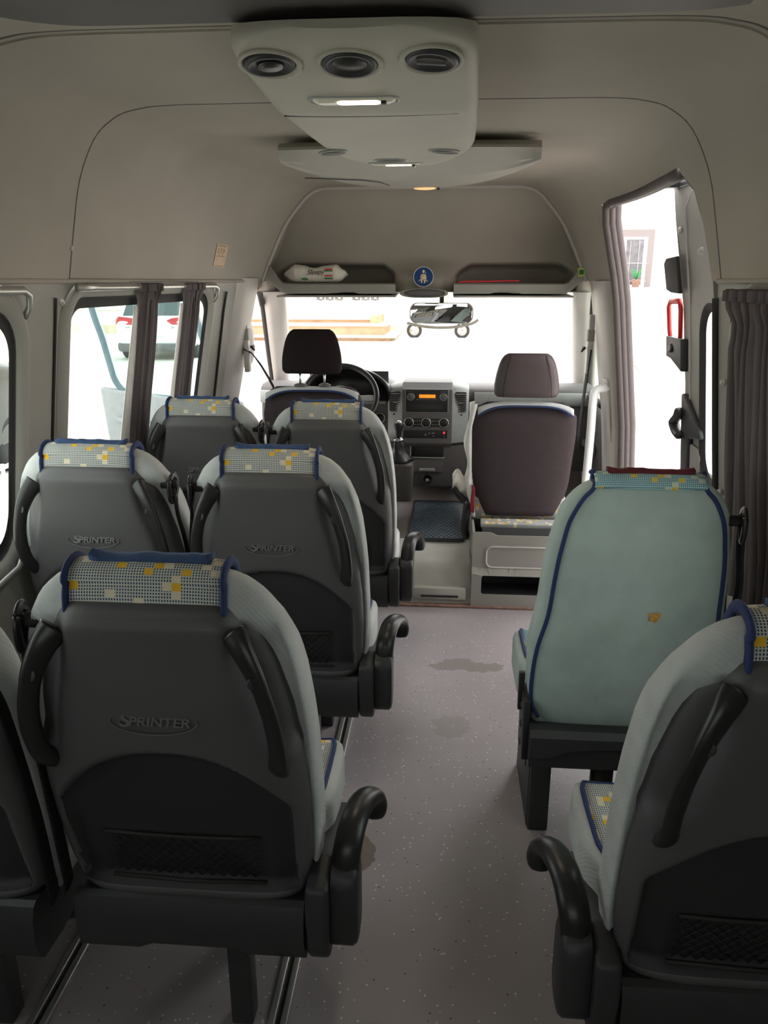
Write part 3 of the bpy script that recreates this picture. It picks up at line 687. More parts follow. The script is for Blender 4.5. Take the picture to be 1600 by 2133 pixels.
def make_seat(label, arm=1, guide=-1, kind='shell', group='passenger seats in the rear saloon'):
    e = empty('passenger_seat', (0, 0, 0), label=label, cat='seat', group=group)
    green = kind == 'green'
    global WT
    keep = WT
    if green: WT = [(z, w * (.955 if z < .7 else .90 if z < 1.04 else .93)) for z, w in keep]
    rings = [body_ring(z, thin=(0 if green else sst(1.06, 1.0, z))) for z in zsamples()]
    MB().loft(rings).build('backrest', M['fab_green'] if green else M['fab'], e)
    # patterned headrest cover folded over the top, with piping on both edges and a felt strip
    def over(x, g):   # path over the top at lateral position x
        out = []
        z0 = 1.065 if not green else 1.115
        for z in [lerp(z0, 1.115, i / 6) for i in range(7)]: out.append(V(x, back_y(x, z) - g, z))
        yc = lean(1.12)
        for i in range(1, 12):
            a = PI * i / 12; zz = 1.115 + (.032 + g) * math.sin(a) * (1 - .35 * (abs(x) / .16) ** 4); dd = (pw(DT_, 1.115) + g) * math.cos(a)
            out.append(V(x, yc - dd, zz))
        for z in [lerp(1.11, .98, i / 4) for i in range(5)]: out.append(V(x, lean(z) + pw(DT_, z) + g + .003, z))
        return out
    H = .134
    mt = M['pat_teal'] if green else M['pat']
    cv = MB().loft([over(lerp(-H, H, i / 14), .0045) for i in range(15)], cap=False, closed=False).build('headrest_cover', mt, e, solid=.002)
    for s in (-1, 1):
        if green:
            # piping runs from the top corners down the rear edges
            P = []
            for z in (1.13, 1.125, 1.11, 1.09, 1.06, 1.02, .97, .92, .85, .75, .65, .55, .46, .40):
                k = lerp(.99, .90, sst(.4, .8, z)) * (1 - .06 * sst(1.0, 1.1, z)) * lerp(.94, 1, sst(.36, .5, z)); w = pw(WT, z) * k
                if z > 1.1: w = lerp(.134, w, (1.13 - z) / .03)
                P.append(V(s * w, back_y(w, z) - .002, z))
            P = [V(s * .134, lean(1.12) + .03, 1.140), V(s * .134, lean(1.12), 1.149)] + P
            MB().tube(catm(P, 4), .0058, 8).build('piping', M['navy'], e)
        else: MB().tube(catm(over(s * (H + .001), .006), 2), 1, 8, flat=(.0055, .010), up=(0, 0, 1) if 0 else None).build('piping', M['navy'], e)
    yt = lean(1.12)
    m = MB(); R = random.Random(len(label)); rows = []
    for i in range(13):
        x = lerp(-.100, .108, i / 12); b = .003 * R.uniform(-1, 1) + (.006 if i in (0, 12) else 0)
        rows.append([V(x, yt - .016, 1.148 + b * .3), V(x, yt - .018, 1.153 + b), V(x, yt - .000, 1.158 + b), V(x, yt + .016, 1.156 + b * .5), V(x, yt + .014, 1.148)])
    m.loft(rows, closed=True); m.build('hook_strip', M['maroon'] if green else M['navy_felt'], e)
    if not green:
        # moulded rear shell, pocket, net, emblem, handles
        Z = [.395 + (1.086 - .395) * i / 76 for i in range(77)]; U = [-1 + 2 * i / 64 for i in range(65)]
        vs = [shell_pt(u, z) for z in Z for u in U]; nu = len(U)
        rim = [V(v.x * 1.0, v.y + .03, v.z + .004) for v in vs[-nu:]]; vs += rim
        fs = []; mi = []
        for i in range(len(Z)):
            for j in range(nu - 1):
                a = i * nu + j; b = (i + 1) * nu + j
                fs.append((a, a + 1, b + 1, b)); mi.append(1 if i < len(Z) - 1 and pocket_mask((U[j] + U[j + 1]) / 2, (Z[i] + Z[min(i + 1, len(Z) - 1)]) / 2) else 0)
        sh = mesh('back_shell', vs, fs, M['shell'], e, mats=[M['shell_dark']], mi=mi)
        # net on the pocket
        m = MB(); zs = [.446 + i * .013 for i in range(10)]
        def sp(x, z, off): 
            u = math.asin(max(-1, min(1, x / pw(SW, z)))) * 2 / PI; p = shell_pt(u, z); return V(x, p.y - off, z)
        def cord(a, b, r, n=6): m.tube([sp(lerp(a[0], b[0], i / n), lerp(a[1], b[1], i / n), .006) for i in range(n + 1)], r, 4)
        for i in range(-4, 15):
            x0 = -.15 + i * .022
            for d in (1, -1):
                pts = [(x0, .452), (x0 + d * .11, .562)]
                (ax, az), (bx, bz) = pts
                for L in (-.15, .15):
                    for q in (0, 1):
                        if (L < 0 and ax < L < bx) or (L > 0 and ax > L > bx): az += (L - ax) / (bx - ax) * (bz - az); ax = L
                        if (L > 0 and ax < L < bx) or (L < 0 and bx < L < ax): bz = az + (L - ax) / (bx - ax) * (bz - az); bx = L
                if -.151 < ax < .151 and -.151 < bx < .151 and abs(ax - bx) > .004: cord((ax, az), (bx, bz), .0011)
        m.build('pocket_net', M['black'], e)
        m = MB(); m.tube([sp(x, z, .005) for x, z in [(-.155, .566), (-.08, .562), (0, .560), (.08, .562), (.155, .566)]], .004, 6)
        m.tube([sp(x, z, .004) for x, z in [(-.158, .445), (0, .443), (.158, .445)]], .004, 6); m.build('pocket_rim', M['soft'], e)
        # embossed oval emblem
        zc = .868; y = shell_pt(0, zc).y; F = frame((0, y - .0005, zc), (1, 0, 0), (0, .14, 1))
        m = MB(); m.tube([F @ V(.078 * math.cos(t), .025 * math.sin(t), .001) for t in (2 * PI * j / 48 for j in range(49))], .0013, 5); em = m.build('emblem', M['shell_lit'], e)
        G = F.copy(); G.translation = F @ V(-.052, 0, .0005); text('S', .034, M['shell_lit'], em, G, ext=.0022, sx=1.25, shear=.15, bold=.0006)
        G = F.copy(); G.translation = F @ V(.010, -.001, .0005); text('PRINTER', .0235, M['shell_lit'], em, G, ext=.0022, sx=1.22, shear=.15, bold=.0006)
        for s in (-1, 1):
            h = handle(s).build('grab_handle', M['black'], e)
            K = V(s * .1905, lean(.968) - .062 - .048 + .0045, .968); n = V(s * .45, -1, .1).normalized()
            MB().lathe(K, n, [(.012, -.002), (.0125, .0015), (.0105, .0022), (.001, .0024)], 20).build('screw_cap', M['frame'], h)
    else:
        # rip in the cover with foam showing, and scuffs
        zc = .765; xc = .045
        P = [(-.014, .013), (.018, .015), (.021, .006), (.014, -.004), (.010, -.018), (.004, -.010), (-.004, -.012), (-.012, -.008), (-.006, 0)]
        m = MB(); vs = [V(xc + a, back_y(xc, zc + b) - .003, zc + b) for a, b in P] + [V(xc, back_y(xc, zc) - .0045, zc)]
        m.add(vs, [(i, (i + 1) % len(P), len(P)) for i in range(len(P))]); m.build('torn_foam', M['foam'], e)
        m = MB()
        for a, b, c, d in ((-.010, -.018, -.018, -.036), (.012, -.02, .004, -.040), (-.008, -.014, -.012, -.030), (.018, .015, .010, .018)):
            m.tube([V(xc + lerp(a, c, i / 4) + .002 * math.sin(i * 3), back_y(xc, zc) - .004, zc + lerp(b, d, i / 4)) for i in range(5)], .0006, 4)
        m.build('loose_threads', M['fab_green'], e)
    WT = keep
    # seat cushion: fabric block with patterned top and piping
    fm = M['fab_green'] if green else M['fab']
    rings = []
    for i in range(22):
        y = lerp(.09, .545, i / 21); f = sst(.0, .06, (y - .09)) ; g = 1 - sst(.47, .545, y)
        w = lerp(.238, .260, sst(.2, .3, y)) * (.93 + .07 * min(1, f * 2)) - .02 * (1 - g); zt = .478 - .035 * (1 - g) ** 2 + .006 * math.sin(i * .3); zb = .345 + .02 * (1 - g)
        R = []
        for a, b in rrect(-w, w, zb, zt, .028 * max(.4, g), 5): R.append(V(a, y, b + .008 * (abs(a) / w) ** 4 * (b > .42)))
        rings.append(R)
    cu = MB().loft(rings).build('seat_cushion', fm, e)
    top = []
    for i in range(22):
        y = lerp(.10, .543, i / 21); g = 1 - sst(.47, .545, y); w = lerp(.214, .236, sst(.2, .3, y)) - .016 * (1 - g); zt = .478 - .035 * (1 - g) ** 2 + .006 * math.sin(lerp(.5, 21, i / 21) * .3) + .0035
        top.append([V(lerp(-w, w, j / 10), y, zt + .004 * abs(lerp(-1, 1, j / 10)) ** 4) for j in range(11)])
    MB().loft(top, cap=False, closed=False).build('patterned_panel', mt, cu, solid=.003)
    for s in (0, -1): MB().tube([r[s] + V(0, 0, .001) for r in top], .0055, 8).build('piping', M['navy'], cu)
    MB().tube([p + V(0, .002, 0) for p in top[-1]], .0055, 8).build('piping', M['navy'], cu)
    # lower plastic surround
    if not green:
        m = MB(); rows = []
        prof = [(.040, .412), (.028, .405), (.018, .38), (.016, .33), (.024, .285), (.040, .268), (.12, .262), (.30, .29), (.30, .33), (.12, .40)]
        for i in range(17):
            x = lerp(-.235, .235, i / 16); k = 1 if abs(x) < .21 else .8
            dz = .012 * sst(.10, .13, abs(x)) * 0 + (.012 if abs(x) < .1 else 0)
            rows.append([V(x, y, z + (dz if z < .3 else 0)) for y, z in prof])
        m.loft(rows); bc = m.build('base_cover', M['frame'], e, angle=35)
    else:
        m = MB(); rows = []
        for i in range(25):
            x = lerp(-.245, .245, i / 24); ar = .022 * max(0, 1 - (x / .18) ** 2) ** .5 if abs(x) < .18 else 0
            rows.append([V(x, y, z) for y, z in [(.05, .40), (.022, .398), (.008, .38), (.006, .318 + ar * 1.6), (.020, .316 + ar * 1.6), (.022, .278), (.04, .27), (.3, .28), (.3, .34), (.1, .38)]])
        m.loft(rows); bc = m.build('base_cover', M['frame'], e, angle=30)
        m = MB()
        for z in (.31, .37, .43): m.lathe((-.248, .10, z), (-1, 0, 0), [(.013, 0), (.013, .014), (.008, .018), (.001, .019)], 12)
        m.box(-.262, -.243, .05, .16, .28, .47); m.box(-.272, -.255, .12, .14, .40, .52); m.build('recliner_bracket', M['steel'], e, bevel=.004)
    # pedestal
    a = arm if arm else 1
    m = MB().box(-.024 + a * .07, .026 + a * .07, .10, .15, .0, .28); m.box(-.024 + a * .07, .026 + a * .07, .40, .45, .0, .32); m.box(a * .07 - .024, a * .07 + .026, .10, .45, .24, .29)
    if not green: m.build('pedestal_leg', M['frame'], e, bevel=.006)
    else:
        MB().box(-.225, -.165, .10, .135, 0, .29).build('pedestal_leg', M['frame'], e, bevel=.006)
        m = MB(); m.prism([V(-.228, .12, 0), V(-.228, .44, 0), V(-.228, .40, .30), V(-.228, .12, .30)], (0, 0, 0), (.012, 0, 0)); m.build('side_plate', M['frame'], e, bevel=.004)
        m = MB(); m.ell((-.230, .22, .20), .003, .025, .055); m.build('slot', M['black'], e)
        MB().cyl((-.005, .16, .0), (-.005, .16, .30), .034).build('pedestal_leg', M['black'], e)
        MB().box(.055, .11, .13, .16, 0, .30).build('pedestal_leg', M['frame'], e, bevel=.006)
    # side unit and folding armrest
    if arm:
        m = MB(); s = arm
        P = [V(0, .02, .30), V(0, .012, .40), V(0, .02, .455), V(0, .10, .475), V(0, .22, .42), V(0, .42, .36), V(0, .42, .29), V(0, .14, .262), V(0, .04, .27)]
        m.prism(P, (s * .238, 0, 0), (s * .285, 0, 0)); su = m.build('side_cover', M['frame'], e, bevel=.010)
        m = MB()
        # capsule hub
        Q = [(.085 + .048 * math.cos(t), .372 + (.068 if math.sin(t) > 0 else -.045) + .045 * math.sin(t)) for t in (2 * PI * j / 32 for j in range(32))]
        m.loft([[V(s * x, lerp(.085, y, k), lerp(.385, z, k)) for y, z in Q] for x, k in ((.286, .97), (.288, 1), (.330, 1), (.338, .93), (.341, .8))]); hub = m.build('armrest_hub', M['frame'], e, angle=50)
        K = catm([V(s * .312, .080, .43), V(s * .314, .075, .475), V(s * .318, .090, .515), V(s * .326, .135, .540), V(s * .338, .19, .540), V(s * .350, .235, .520), V(s * .356, .252, .488), V(s * .358, .248, .455)], 5)
        n = len(K); m = MB().tube(K, [1.0 if i < n - 6 else 1 - .5 * ((i - n + 6) / 6) ** 2 for i in range(n)], 14, flat=(.029, .020), up=(s, 0, 0)); m.build('armrest', M['black'], e)
    # buckle
    bs = arm if arm else 1
    m = MB().box(bs * .205 - .010, bs * .205 + .010, .10, .135, .40, .505, rot=(.3, 0, 0)); bk = m.build('belt_buckle', M['black'], e, bevel=.004)
    MB().box(bs * .205 - .0085, bs * .205 + .0085, .074, .090, .500, .520, rot=(.3, 0, 0)).build('release_button', M['red'], bk, bevel=.002)
    # shoulder belt guide and webbing
    g = guide
    if not g: return e
    zg = 1.03; xg = pw(WT, zg) - .005
    m = MB().cyl((g * (xg - .02), lean(zg) - .015, zg), (g * (xg + .026), lean(zg) - .015, zg), .014, 14)
    bg = m.build('belt_guide', M['soft'], e)
    K = catm([V(g * (xg + .016 + .15 * (a + .01)), lean(zg) - .014 + a * .8, zg + b * .72) for a, b in ((-.03, .02), (-.005, .038), (.02, .02), (.016, -.02), (-.012, -.062), (-.034, -.055), (-.038, -.01))], 4, True)
    MB().tube(K + K[:1], 1, 8, flat=(.006, .011), up=(1, 0, 0)).build('guide_loop', M['black'], bg)
    K = catm([V(g * (xg + .016), lean(zg) - .01, zg + .012), V(g * (xg + .020), lean(.95) - .025, .95), V(g * (xg + .034), lean(.85) - .03, .85), V(g * (xg + .040), lean(.7) - .03, .68), V(g * (xg + .040), .06, .40)], 5)
    MB().tube(K, 1, 8, flat=(.0035, .023), up=(1, .1, 0)).build('belt_webbing', M['belt'], bg)
    return e
def place(e, x, y, rz=0): e.location = (x, y - lean(1.12), 0); e.rotation_euler.z = rz; return e
def dup(src, x, y, label, rz=0): c = copy_tree(src); c['label'] = label; return place(c, x, y, rz)
s1 = place(make_seat('large grey-backed passenger seat nearest the camera in the left foreground', 1, -1), -.335, 1.19)
dup(s1, -.328, 2.10, 'grey-backed aisle seat of the middle row, directly ahead of the nearest left seat')
dup(s1, -.298, 2.97, 'grey-backed aisle seat of the front row, just behind the driver seat')
w1 = place(make_seat('partly cropped grey-backed seat at the left edge in the nearest row', 0, 1), -.872, 1.15)
dup(w1, -.868, 2.13, 'grey-backed window seat of the middle row beside the near left window')
dup(w1, -.812, 3.02, 'grey-backed window seat of the front row beside the curtained window')
place(make_seat('pale cloth seat with black armrest on its left, cropped at the right edge', -1, 0), .728, 1.06)
place(make_seat('faded blue-green single seat without rear shell, torn patch on its back', 0, 1, 'green'), .662, 1.885)
# ------------------------------------------------------------------ cab floor, step cover, windscreen frame
# raised cab floor with dirty moulded step cover
def ztop(y, x=0):
    if (.33 < x < .79 or -.75 < x < -.29) and y < 3.88: return .03
    return pw([(3.66, 0), (3.675, .02), (3.69, .10), (3.74, .19), (3.86, .235), (4.0, .25), (4.72, .25), (4.95, .45), (5.3, .60)], y)
rows = []
for i in range(40):
    y = lerp(3.665, 5.35, (i / 39) ** 1.3); rows.append([V(x, y, ztop(y, x)) for x in [lerp(-1.12, 1.08, j / 110) for j in range(111)]])
b = MB().loft(rows, cap=False, closed=False); mi = [1 if b.v[f[0]][1] > 3.97 else 0 for f in b.f]
struct(mesh('floor_cab', b.v, b.f, M['riser'], mats=[M['cabfloor']], mi=mi))
struct(MB().box(-1.1, 1.06, 3.635, 3.68, 0.0, .012).build('trim_16', M['rust'], bevel=.004))
m = MB(); m.box(.02, .29, 3.655, 3.70, .035, .10); o = m.build('step_cover', M['riser'], bevel=.006)
tag(o, 'dirty pale plastic step cover with a dark slot below the rubber mat', 'step cover')
MB().box(.06, .25, 3.650, 3.66, .050, .060).build('slot', M['black'], o, smooth=False)
# rubber mat
e = empty('rubber_mat', (.13, 4.35, .25), label='dark grey diamond-patterned rubber mat between the front seats', cat='mat')
m = MB().prism([V(x, y, 0) for x, y in rrect(-.155, .155, -.40, .36, .03)], (0, 0, 0), (0, 0, .010)); m.build('base', M['mat'], e, bevel=.004)
m = MB()
for i in range(-14, 20):
    for d in (1, -1):
        x0 = -.14 + i * .028; a, b = (x0, -.385), (x0 + d * .36, .345)
        pts = [(lerp(a[0], b[0], k / 40), lerp(a[1], b[1], k / 40)) for k in range(41)]; pts = [p for p in pts if abs(p[0]) < .142]
        if len(pts) > 2: m.tube([V(pts[0][0], pts[0][1], .0105), V(pts[-1][0], pts[-1][1], .0105)], .0022, 4)
m.build('tread_ribs', M['mat'], e)
MB().tube([V(x, y, .012) for x, y in rrect(-.150, .150, -.395, .355, .03)] , .005, 6).build('rim', M['soft'], e)
# seat boxes
def seat_box(x0, x1, label):
    e = empty('seat_box', ((x0 + x1) / 2, 3.68, 0), label=label, cat='seat base'); c = e.location; w = (x1 - x0) / 2
    out = [(-w, .0), (w, .0), (w, .40), (w - .06, .40), (w - .08, .385), (-w + .12, .385), (-w + .09, .40), (-w, .40)]
    vs, fs = sheet(out, [rrect(-w + .05, w - .05, .075, .175, .012), rrect(-w + .07, w - .07, .215, .325, .03)], (.03, .03), lambda a, b: V(a, -.03 + .02 * (b > .19), b))
    mesh('front_panel', vs, fs, M['trim'], e, smooth=False, solid=.006)
    m = MB(); Q = rrect(-w + .07, w - .07, .215, .325, .03)
    m.loft([[V(a, -.012, b) for a, b in Q], [V(a * .985, -.002, .27 + (b - .27) * .95) for a, b in Q], [V(a * .96, .004, .27 + (b - .27) * .86) for a, b in Q]], cap=True); rp = m.build('recessed_plate', M['trim'], e, angle=40); MB().tube([V(a, -.014, b) for a, b in Q + Q[:1]], .005, 6).build('raised_border', M['trim_light'], rp)
    m = MB(); m.box(-w + .04, w - .04, .14, .15, .05, .19); m.box(-w + .04, w - .04, -.02, .15, .062, .070); m.box(-w + .04, w - .04, -.02, .15, .18, .19); m.box(-w + .04, -w + .05, -.02, .15, .06, .19); m.box(w - .05, w - .04, -.02, .15, .06, .19)
    m.build('storage_recess', M['frame'], e, smooth=False)
    m = MB().box(-w, -w + .012, -.02, .50, .24, .40); m.box(w - .012, w, -.02, .50, .24, .40); m.box(-w, w, .48, .50, .24, .40); m.build('side_panels', M['trim'], e, smooth=False)
    m = MB(); m.box(-w + .05, w - .05, .0, .45, .375, .385); m.build('top_plate', M['frame'], e, smooth=False)
    return e
seat_box(.315, .80, 'grey moulded seat base with storage recess under the front passenger seat')
seat_box(-.76, -.27, 'grey moulded seat base under the driver seat behind the seats')
def cab_seat(x, y, label, head, hw, ht, hb, bt, bb, gap):
    e = empty('front_seat', (x, y, .40), label=label, cat='seat'); z0 = .40
    def w(z): return pw([(bb, .20), (bb + .06, .222), (.6, .246), (.85, .262), (.95, .260), (bt - .06, .245), (bt - .02, .225), (bt, .19)], z)
    def rg(z, g=0, dd=0, p=3.4):
        t = sst(bt + .012, bt - .08, z); d = (.055 * t + .012) + dd; R = []
        for j in range(40):
            a = 2 * PI * j / 40; c, s = math.cos(a), math.sin(a)
            R.append(V((w(z) + g) * math.copysign(abs(c) ** (2 / p), c), .03 - .10 * (z - bb) + d * math.copysign(abs(s) ** (2 / p), s) * (1.5 if s > 0 else 1), z - z0))
        return R
    zs = [lerp(bb, bt - .04, i / 18) for i in range(19)] + [bt - .028, bt - .016, bt - .008, bt]
    MB().loft([rg(z) for z in zs]).build('backrest', M['cloth_dark'], e)
    # pale cover folded over the top with blue edge
    rows = []
    for i in range(25):
        u = -1 + i / 12; xx = u * (w(bt - .03) + .004); y0 = .03 - .10 * (bt - bb)
        dr = .032 * abs(u) ** 4
        rows.append([V(xx, y0 - .062, bt - .012 - dr * 1.6 - z0), V(xx, y0 - .052, bt + .002 - dr - z0), V(xx, y0 - .036, bt + .004 - dr - z0), V(xx, y0 - .018, bt + .003 - dr - z0), V(xx, y0 - .005, bt - .02 - dr - z0)])
    cv = MB().loft(rows, cap=False, closed=False).build('seat_cover', M['fab'], e, solid=.003)
    MB().tube([r[0] for r in rows], .005, 8).build('piping', M['navy'], cv)
    # headrest
    hc = V(0, -.05, 0); rings = []; hh = ht - hb
    for i in range(22):
        t = i / 21; z = hb + hh * t; a = min(1, (t / .10)) ** .5 if t < .1 else 1; b = (1 - max(0, (t - .72) / .28) ** 2.2)
        ww = hw * (1 - .24 * max(0, (t - .25) / .75) ** 1.6) * (.90 + .10 * a) * (.80 + .20 * b ** .5 if b > 0 else .80); dd = .055 * (.6 + .4 * a) * (max(.25, b) ** .5) * (1 - .25 * t)
        rings.append([V(ww * math.copysign(abs(math.cos(q)) ** .6, math.cos(q)), -.055 + .01 * t + dd * math.copysign(abs(math.sin(q)) ** .7, math.sin(q)), z - z0) for q in (2 * PI * j / 36 for j in range(36))])
    h = MB().loft(rings).build('headrest', M[head], e)
    if head == 'head_leather':
        for s in (-1, 1): MB().tube([V(s * hw * (.74 - .22 * t ** 2), -.055 + .01 * t - .056 * (1 - .3 * t) * (1 - .6 * max(0, (t - .75) / .25) ** 2), hb + hh * t - z0) for t in [i / 12 * .93 + .03 for i in range(13)]], .0014, 5).build('stitched_seam', M['head_dark'], h)
    if gap:
        for s in (-.062, .062):
            MB().cyl((s, -.055, bt - z0 - .02), (s, -.055, hb - z0 + .04), .006, 12).build('headrest_post', M['chrome'], e)
            MB().lathe((s, -.055, bt - z0 + .005), (0, 0, 1), [(.030, 0), (.031, .008), (.020, .014), (.008, .016)], 20).build('post_sleeve', M['dash'], e)
    # cushion
    rings = []
    for i in range(14):
        yy = lerp(-.02, .52, i / 13); g = 1 - sst(.40, .52, yy)
        rings.append([V(a, yy, b - z0) for a, b in rrect(-.25, .25, .405, .52 - .04 * (1 - g), .03)])
    MB().loft(rings).build('seat_cushion', M['pat'], e)
    return e
d = cab_seat(-.505, 3.90, 'black driver seat with separate black headrest on chrome posts', 'head_dark', .150, 1.372, 1.158, 1.088, .46, 1)
p = cab_seat(.56, 3.90, 'front passenger seat with dark back and brown-grey leather headrest', 'head_leather', .158, 1.262, 1.052, 1.022, .43, 0)
# recliner lever, pale slip cover edge and folded cloth on the front passenger seat
m = MB(); K = catm([V(-.265, .0, .10), V(-.275, .0, .02), V(-.28, .01, -.06), V(-.27, .02, -.10)], 4); m.tube(K, 1, 10, flat=(.045, .020), up=(0, 1, 0)); m.build('recliner_housing', M['black'], p)
m = MB().tube(catm([V(-.275, .0, .09), V(-.31, .01, .12), V(-.345, .02, .165)], 4), 1, 10, flat=(.020, .014)); m.build('recliner_lever', M['black'], p)
rows = []
for i in range(22):
    z = lerp(-.0, .60, i / 21) + .02; w = pw([(0, .222), (.2, .252), (.5, .260), (.62, .235)], z); k = .010 * math.sin(i * .8)
    rows.append([V(-w - .002, -.035 - .1 * z, z), V(-w - .024 + k * .4, -.03 - .1 * z, z), V(-w - .030 + k, .02 - .1 * z, z), V(-w - .012, .07 - .1 * z, z)])
MB().loft(rows, cap=False, closed=False).build('slip_cover', M['liningc'], p, solid=.003)
m = MB(); R = random.Random(3); rows = []
for i in range(9):
    x = lerp(-.35, -.25, i / 8); h = .020 + .035 * (1 - abs(i - 3) / 6); zc = .205 + .02 * math.sin(i)
    rows.append([V(x, -.02 + .012 * R.random(), zc - h), V(x, -.045 + .016 * R.random(), zc - h * .3), V(x, -.04 + .014 * R.random(), zc + h * .4), V(x, -.015, zc + h)])
tag(m.loft(rows, cap=False, closed=False).build('folded_paper', M['paper'], None, solid=.003), 'crumpled white paper tucked at the left edge of the front passenger seat', 'paper').location = (.56, 3.90, .40)
m = MB(); rows = [[V(-.262, -.03, lerp(.06, .19, i / 6)), V(-.245, -.062, lerp(.05, .20, i / 6)), V(-.235, -.066, lerp(.05, .18, i / 6))] for i in range(7)]
m.loft(rows, cap=False, closed=False).build('red_netting', plain('red_net', srgb(150, 52, 60), .9, bump=1, bscale=150), p, solid=.002)
# strap of patterned cushion under the front passenger seatback
m = MB().box(-.20, .22, -.10, -.04, -.015, .012, rot=(.2, 0, 0)); m.build('cushion_edge', M['pat'], p, bevel=.006)
# windscreen
def ws(u, t):  # u -1..1, t 0 bottom..1 top
    L0, R0, L1, R1 = V(-.93, 5.30, .86), V(1.06, 5.30, .84), V(-.82, 4.78, 1.535), V(.91, 4.78, 1.53)
    p = (L0.lerp(R0, (u + 1) / 2)).lerp(L1.lerp(R1, (u + 1) / 2), t); p.y += .10 * (1 - u * u); return p
rows = [[ws(-1.06 + 2.12 * i / 24, j / 8) for i in range(25)] for j in range(9)]
e = empty('window_6', ws(0, 0), kind='structure')
MB().loft([[q - e.location for q in r] for r in rows], cap=False, closed=False).build('pane', M['glass_clear'], e)
def bandu(a): return .135 + .30 * a
rows = []
for j in range(5):
    row = []
    for i in range(21):
        a = -1 + i / 10; u = .13 + .29 * a; tb = 1.0 - .20 * (1 - abs(a) ** 3) ** .7
        q = ws(u, lerp(1.0, tb, j / 4)); q.y -= .006; row.append(q - e.location)
    rows.append(row)
MB().loft(rows, cap=False, closed=False).build('tint_band', M['band'], e)
# A pillars: inner trim, seal
for s, L in ((-1, [((-.815, 4.70, 1.545), (-.93, 4.66, 1.56)), ((-.835, 4.88, 1.36), (-.945, 4.80, 1.36)), ((-.868, 5.05, 1.15), (-.965, 4.96, 1.15)), ((-.90, 5.2, .95), (-.98, 5.10, .95)), ((-.92, 5.28, .84), (-1.0, 5.2, .80))]), (1, [((.895, 4.70, 1.54), (.985, 4.66, 1.56)), ((.93, 4.88, 1.36), (1.01, 4.80, 1.36)), ((.97, 5.05, 1.15), (1.045, 4.96, 1.15)), ((1.01, 5.2, .95), (1.075, 5.10, .95)), ((1.04, 5.28, .84), (1.09, 5.2, .80))])):
    rows = []; A = catm([a for a, b in L], 5); B = catm([b for a, b in L], 5)
    for a, b in zip(A, B):
        n = V(-s * .5, -.8, .0).normalized() * .012; rows.append([a + V(0, .06, 0), a, a.lerp(b, .3) + n, a.lerp(b, .7) + n, b, b + V(0, .1, 0)])
    struct(MB().loft(rows, cap=False, closed=False).build('trim_17', M['trim_light']))
    struct(MB().tube([b + V(s * .012, .02, 0) for b in B], .020, 8).build('trim_18', M['soft']))
    if s > 0: struct(MB().tube([b + V(s * .050, .05, 0) for b in B], .018, 8).build('trim_19', M['trim_light']))
# roof side rails over the cab doors and rear edges of the door openings
for s in (-1, 1):
    xx = (-.90 if s < 0 else .955)
    P = [V(xx, 4.26, 1.60), V(xx, 4.4, 1.60), V(xx - s * .0, 4.55, 1.59), V((-.93 if s < 0 else .985), 4.66, 1.56)]
    rows = [[q + V(s * .05, 0, -.03), q + V(0, 0, -.028), q + V(-s * .02, 0, .01), q + V(-s * .03, 0, .10)] for q in catm(P, 4)]
    struct(MB().loft(rows, cap=False, closed=False).build('trim_20', M['liner']))
    if s < 0: struct(MB().tube(catm([V(-.925, 4.34, 1.568), V(-.93, 4.5, 1.56), V(-.94, 4.62, 1.53), V(-.95, 4.72, 1.46)], 5), .016, 8).build('trim_21', M['soft']))
# right cab door (closed): lower panel, glass, seal
e = empty('door_2', (1.07, 4.8, .25), kind='structure'); o = e.location
rows = [[V(1.05 + .02 * math.sin(PI * j / 8), lerp(4.30, 5.28, i / 10), lerp(.22, .93, j / 8)) - o for j in range(9)] for i in range(11)]
MB().loft(rows, cap=False, closed=False).build('door_panel', M['dash'], e, solid=.03)
MB().tube([V(1.03, lerp(4.30, 5.2, i / 6), .94) - o for i in range(7)], .02, 8).build('belt_line_trim', M['soft'], e)
rows = [[V(1.06 + .0, 4.28, .93) - o, V(1.07, 5.22, .93) - o], [V(.985, 4.28, 1.57) - o, V(.995, 4.70, 1.57) - o]]
MB().loft(rows, cap=False, closed=False).build('pane', M['glass'], e)
MB().box(-.06, -.02, -.3, .1, .38, .42).build('arm_pull', M['trim'], e, bevel=.01)
# ------------------------------------------------------------------ header shelf above the windscreen
xs = [-.93 + i * .0125 for i in range(152)]; zs = [1.545 + i * .0125 for i in range(46)]
def pocket(x, z, x0, x1):
    r = .05; top = 1.688
    fx = sst(x0, x0 + .03, x) * sst(x1, x1 - .03, x)
    e1 = top - r * (1 - sst(x0 - .01, x0 + .10, x)) - r * (1 - sst(x1 + .01, x1 - .10, x))
    return fx * sst(e1 + .012, e1 - .022, z)
def head_y(x, z):
    y = 4.335 + .19 * sst(2.07, 1.75, z) - .14 * sst(1.74, 1.60, z) * (.35 + .65 * math.exp(-((x - .035) / .17) ** 4)) 
    return y
vs = []; idx = {}; fs = []
for i, x in enumerate(xs):
    for j, z in enumerate(zs):
        w = .90
        for (zz, wd) in P1: pass
        wlim = pw([(a, b) for a, b in P1[:5]], z) + .03
        d = max(pocket(x, z, -.80, -.125), pocket(x, z, .20, .865))
        idx[i, j] = len(vs); vs.append(V(x, head_y(x, z) + .24 * d, z))
for i in range(len(xs) - 1):
    for j in range(len(zs) - 1):
        x = xs[i]; z = zs[j]
        if abs(x - .022) < pw([(a, b) for a, b in P1[:6]], z) + .10: fs.append((idx[i, j], idx[i + 1, j], idx[i + 1, j + 1], idx[i, j + 1]))
struct(mesh('trim_22', vs, fs, M['liner']))
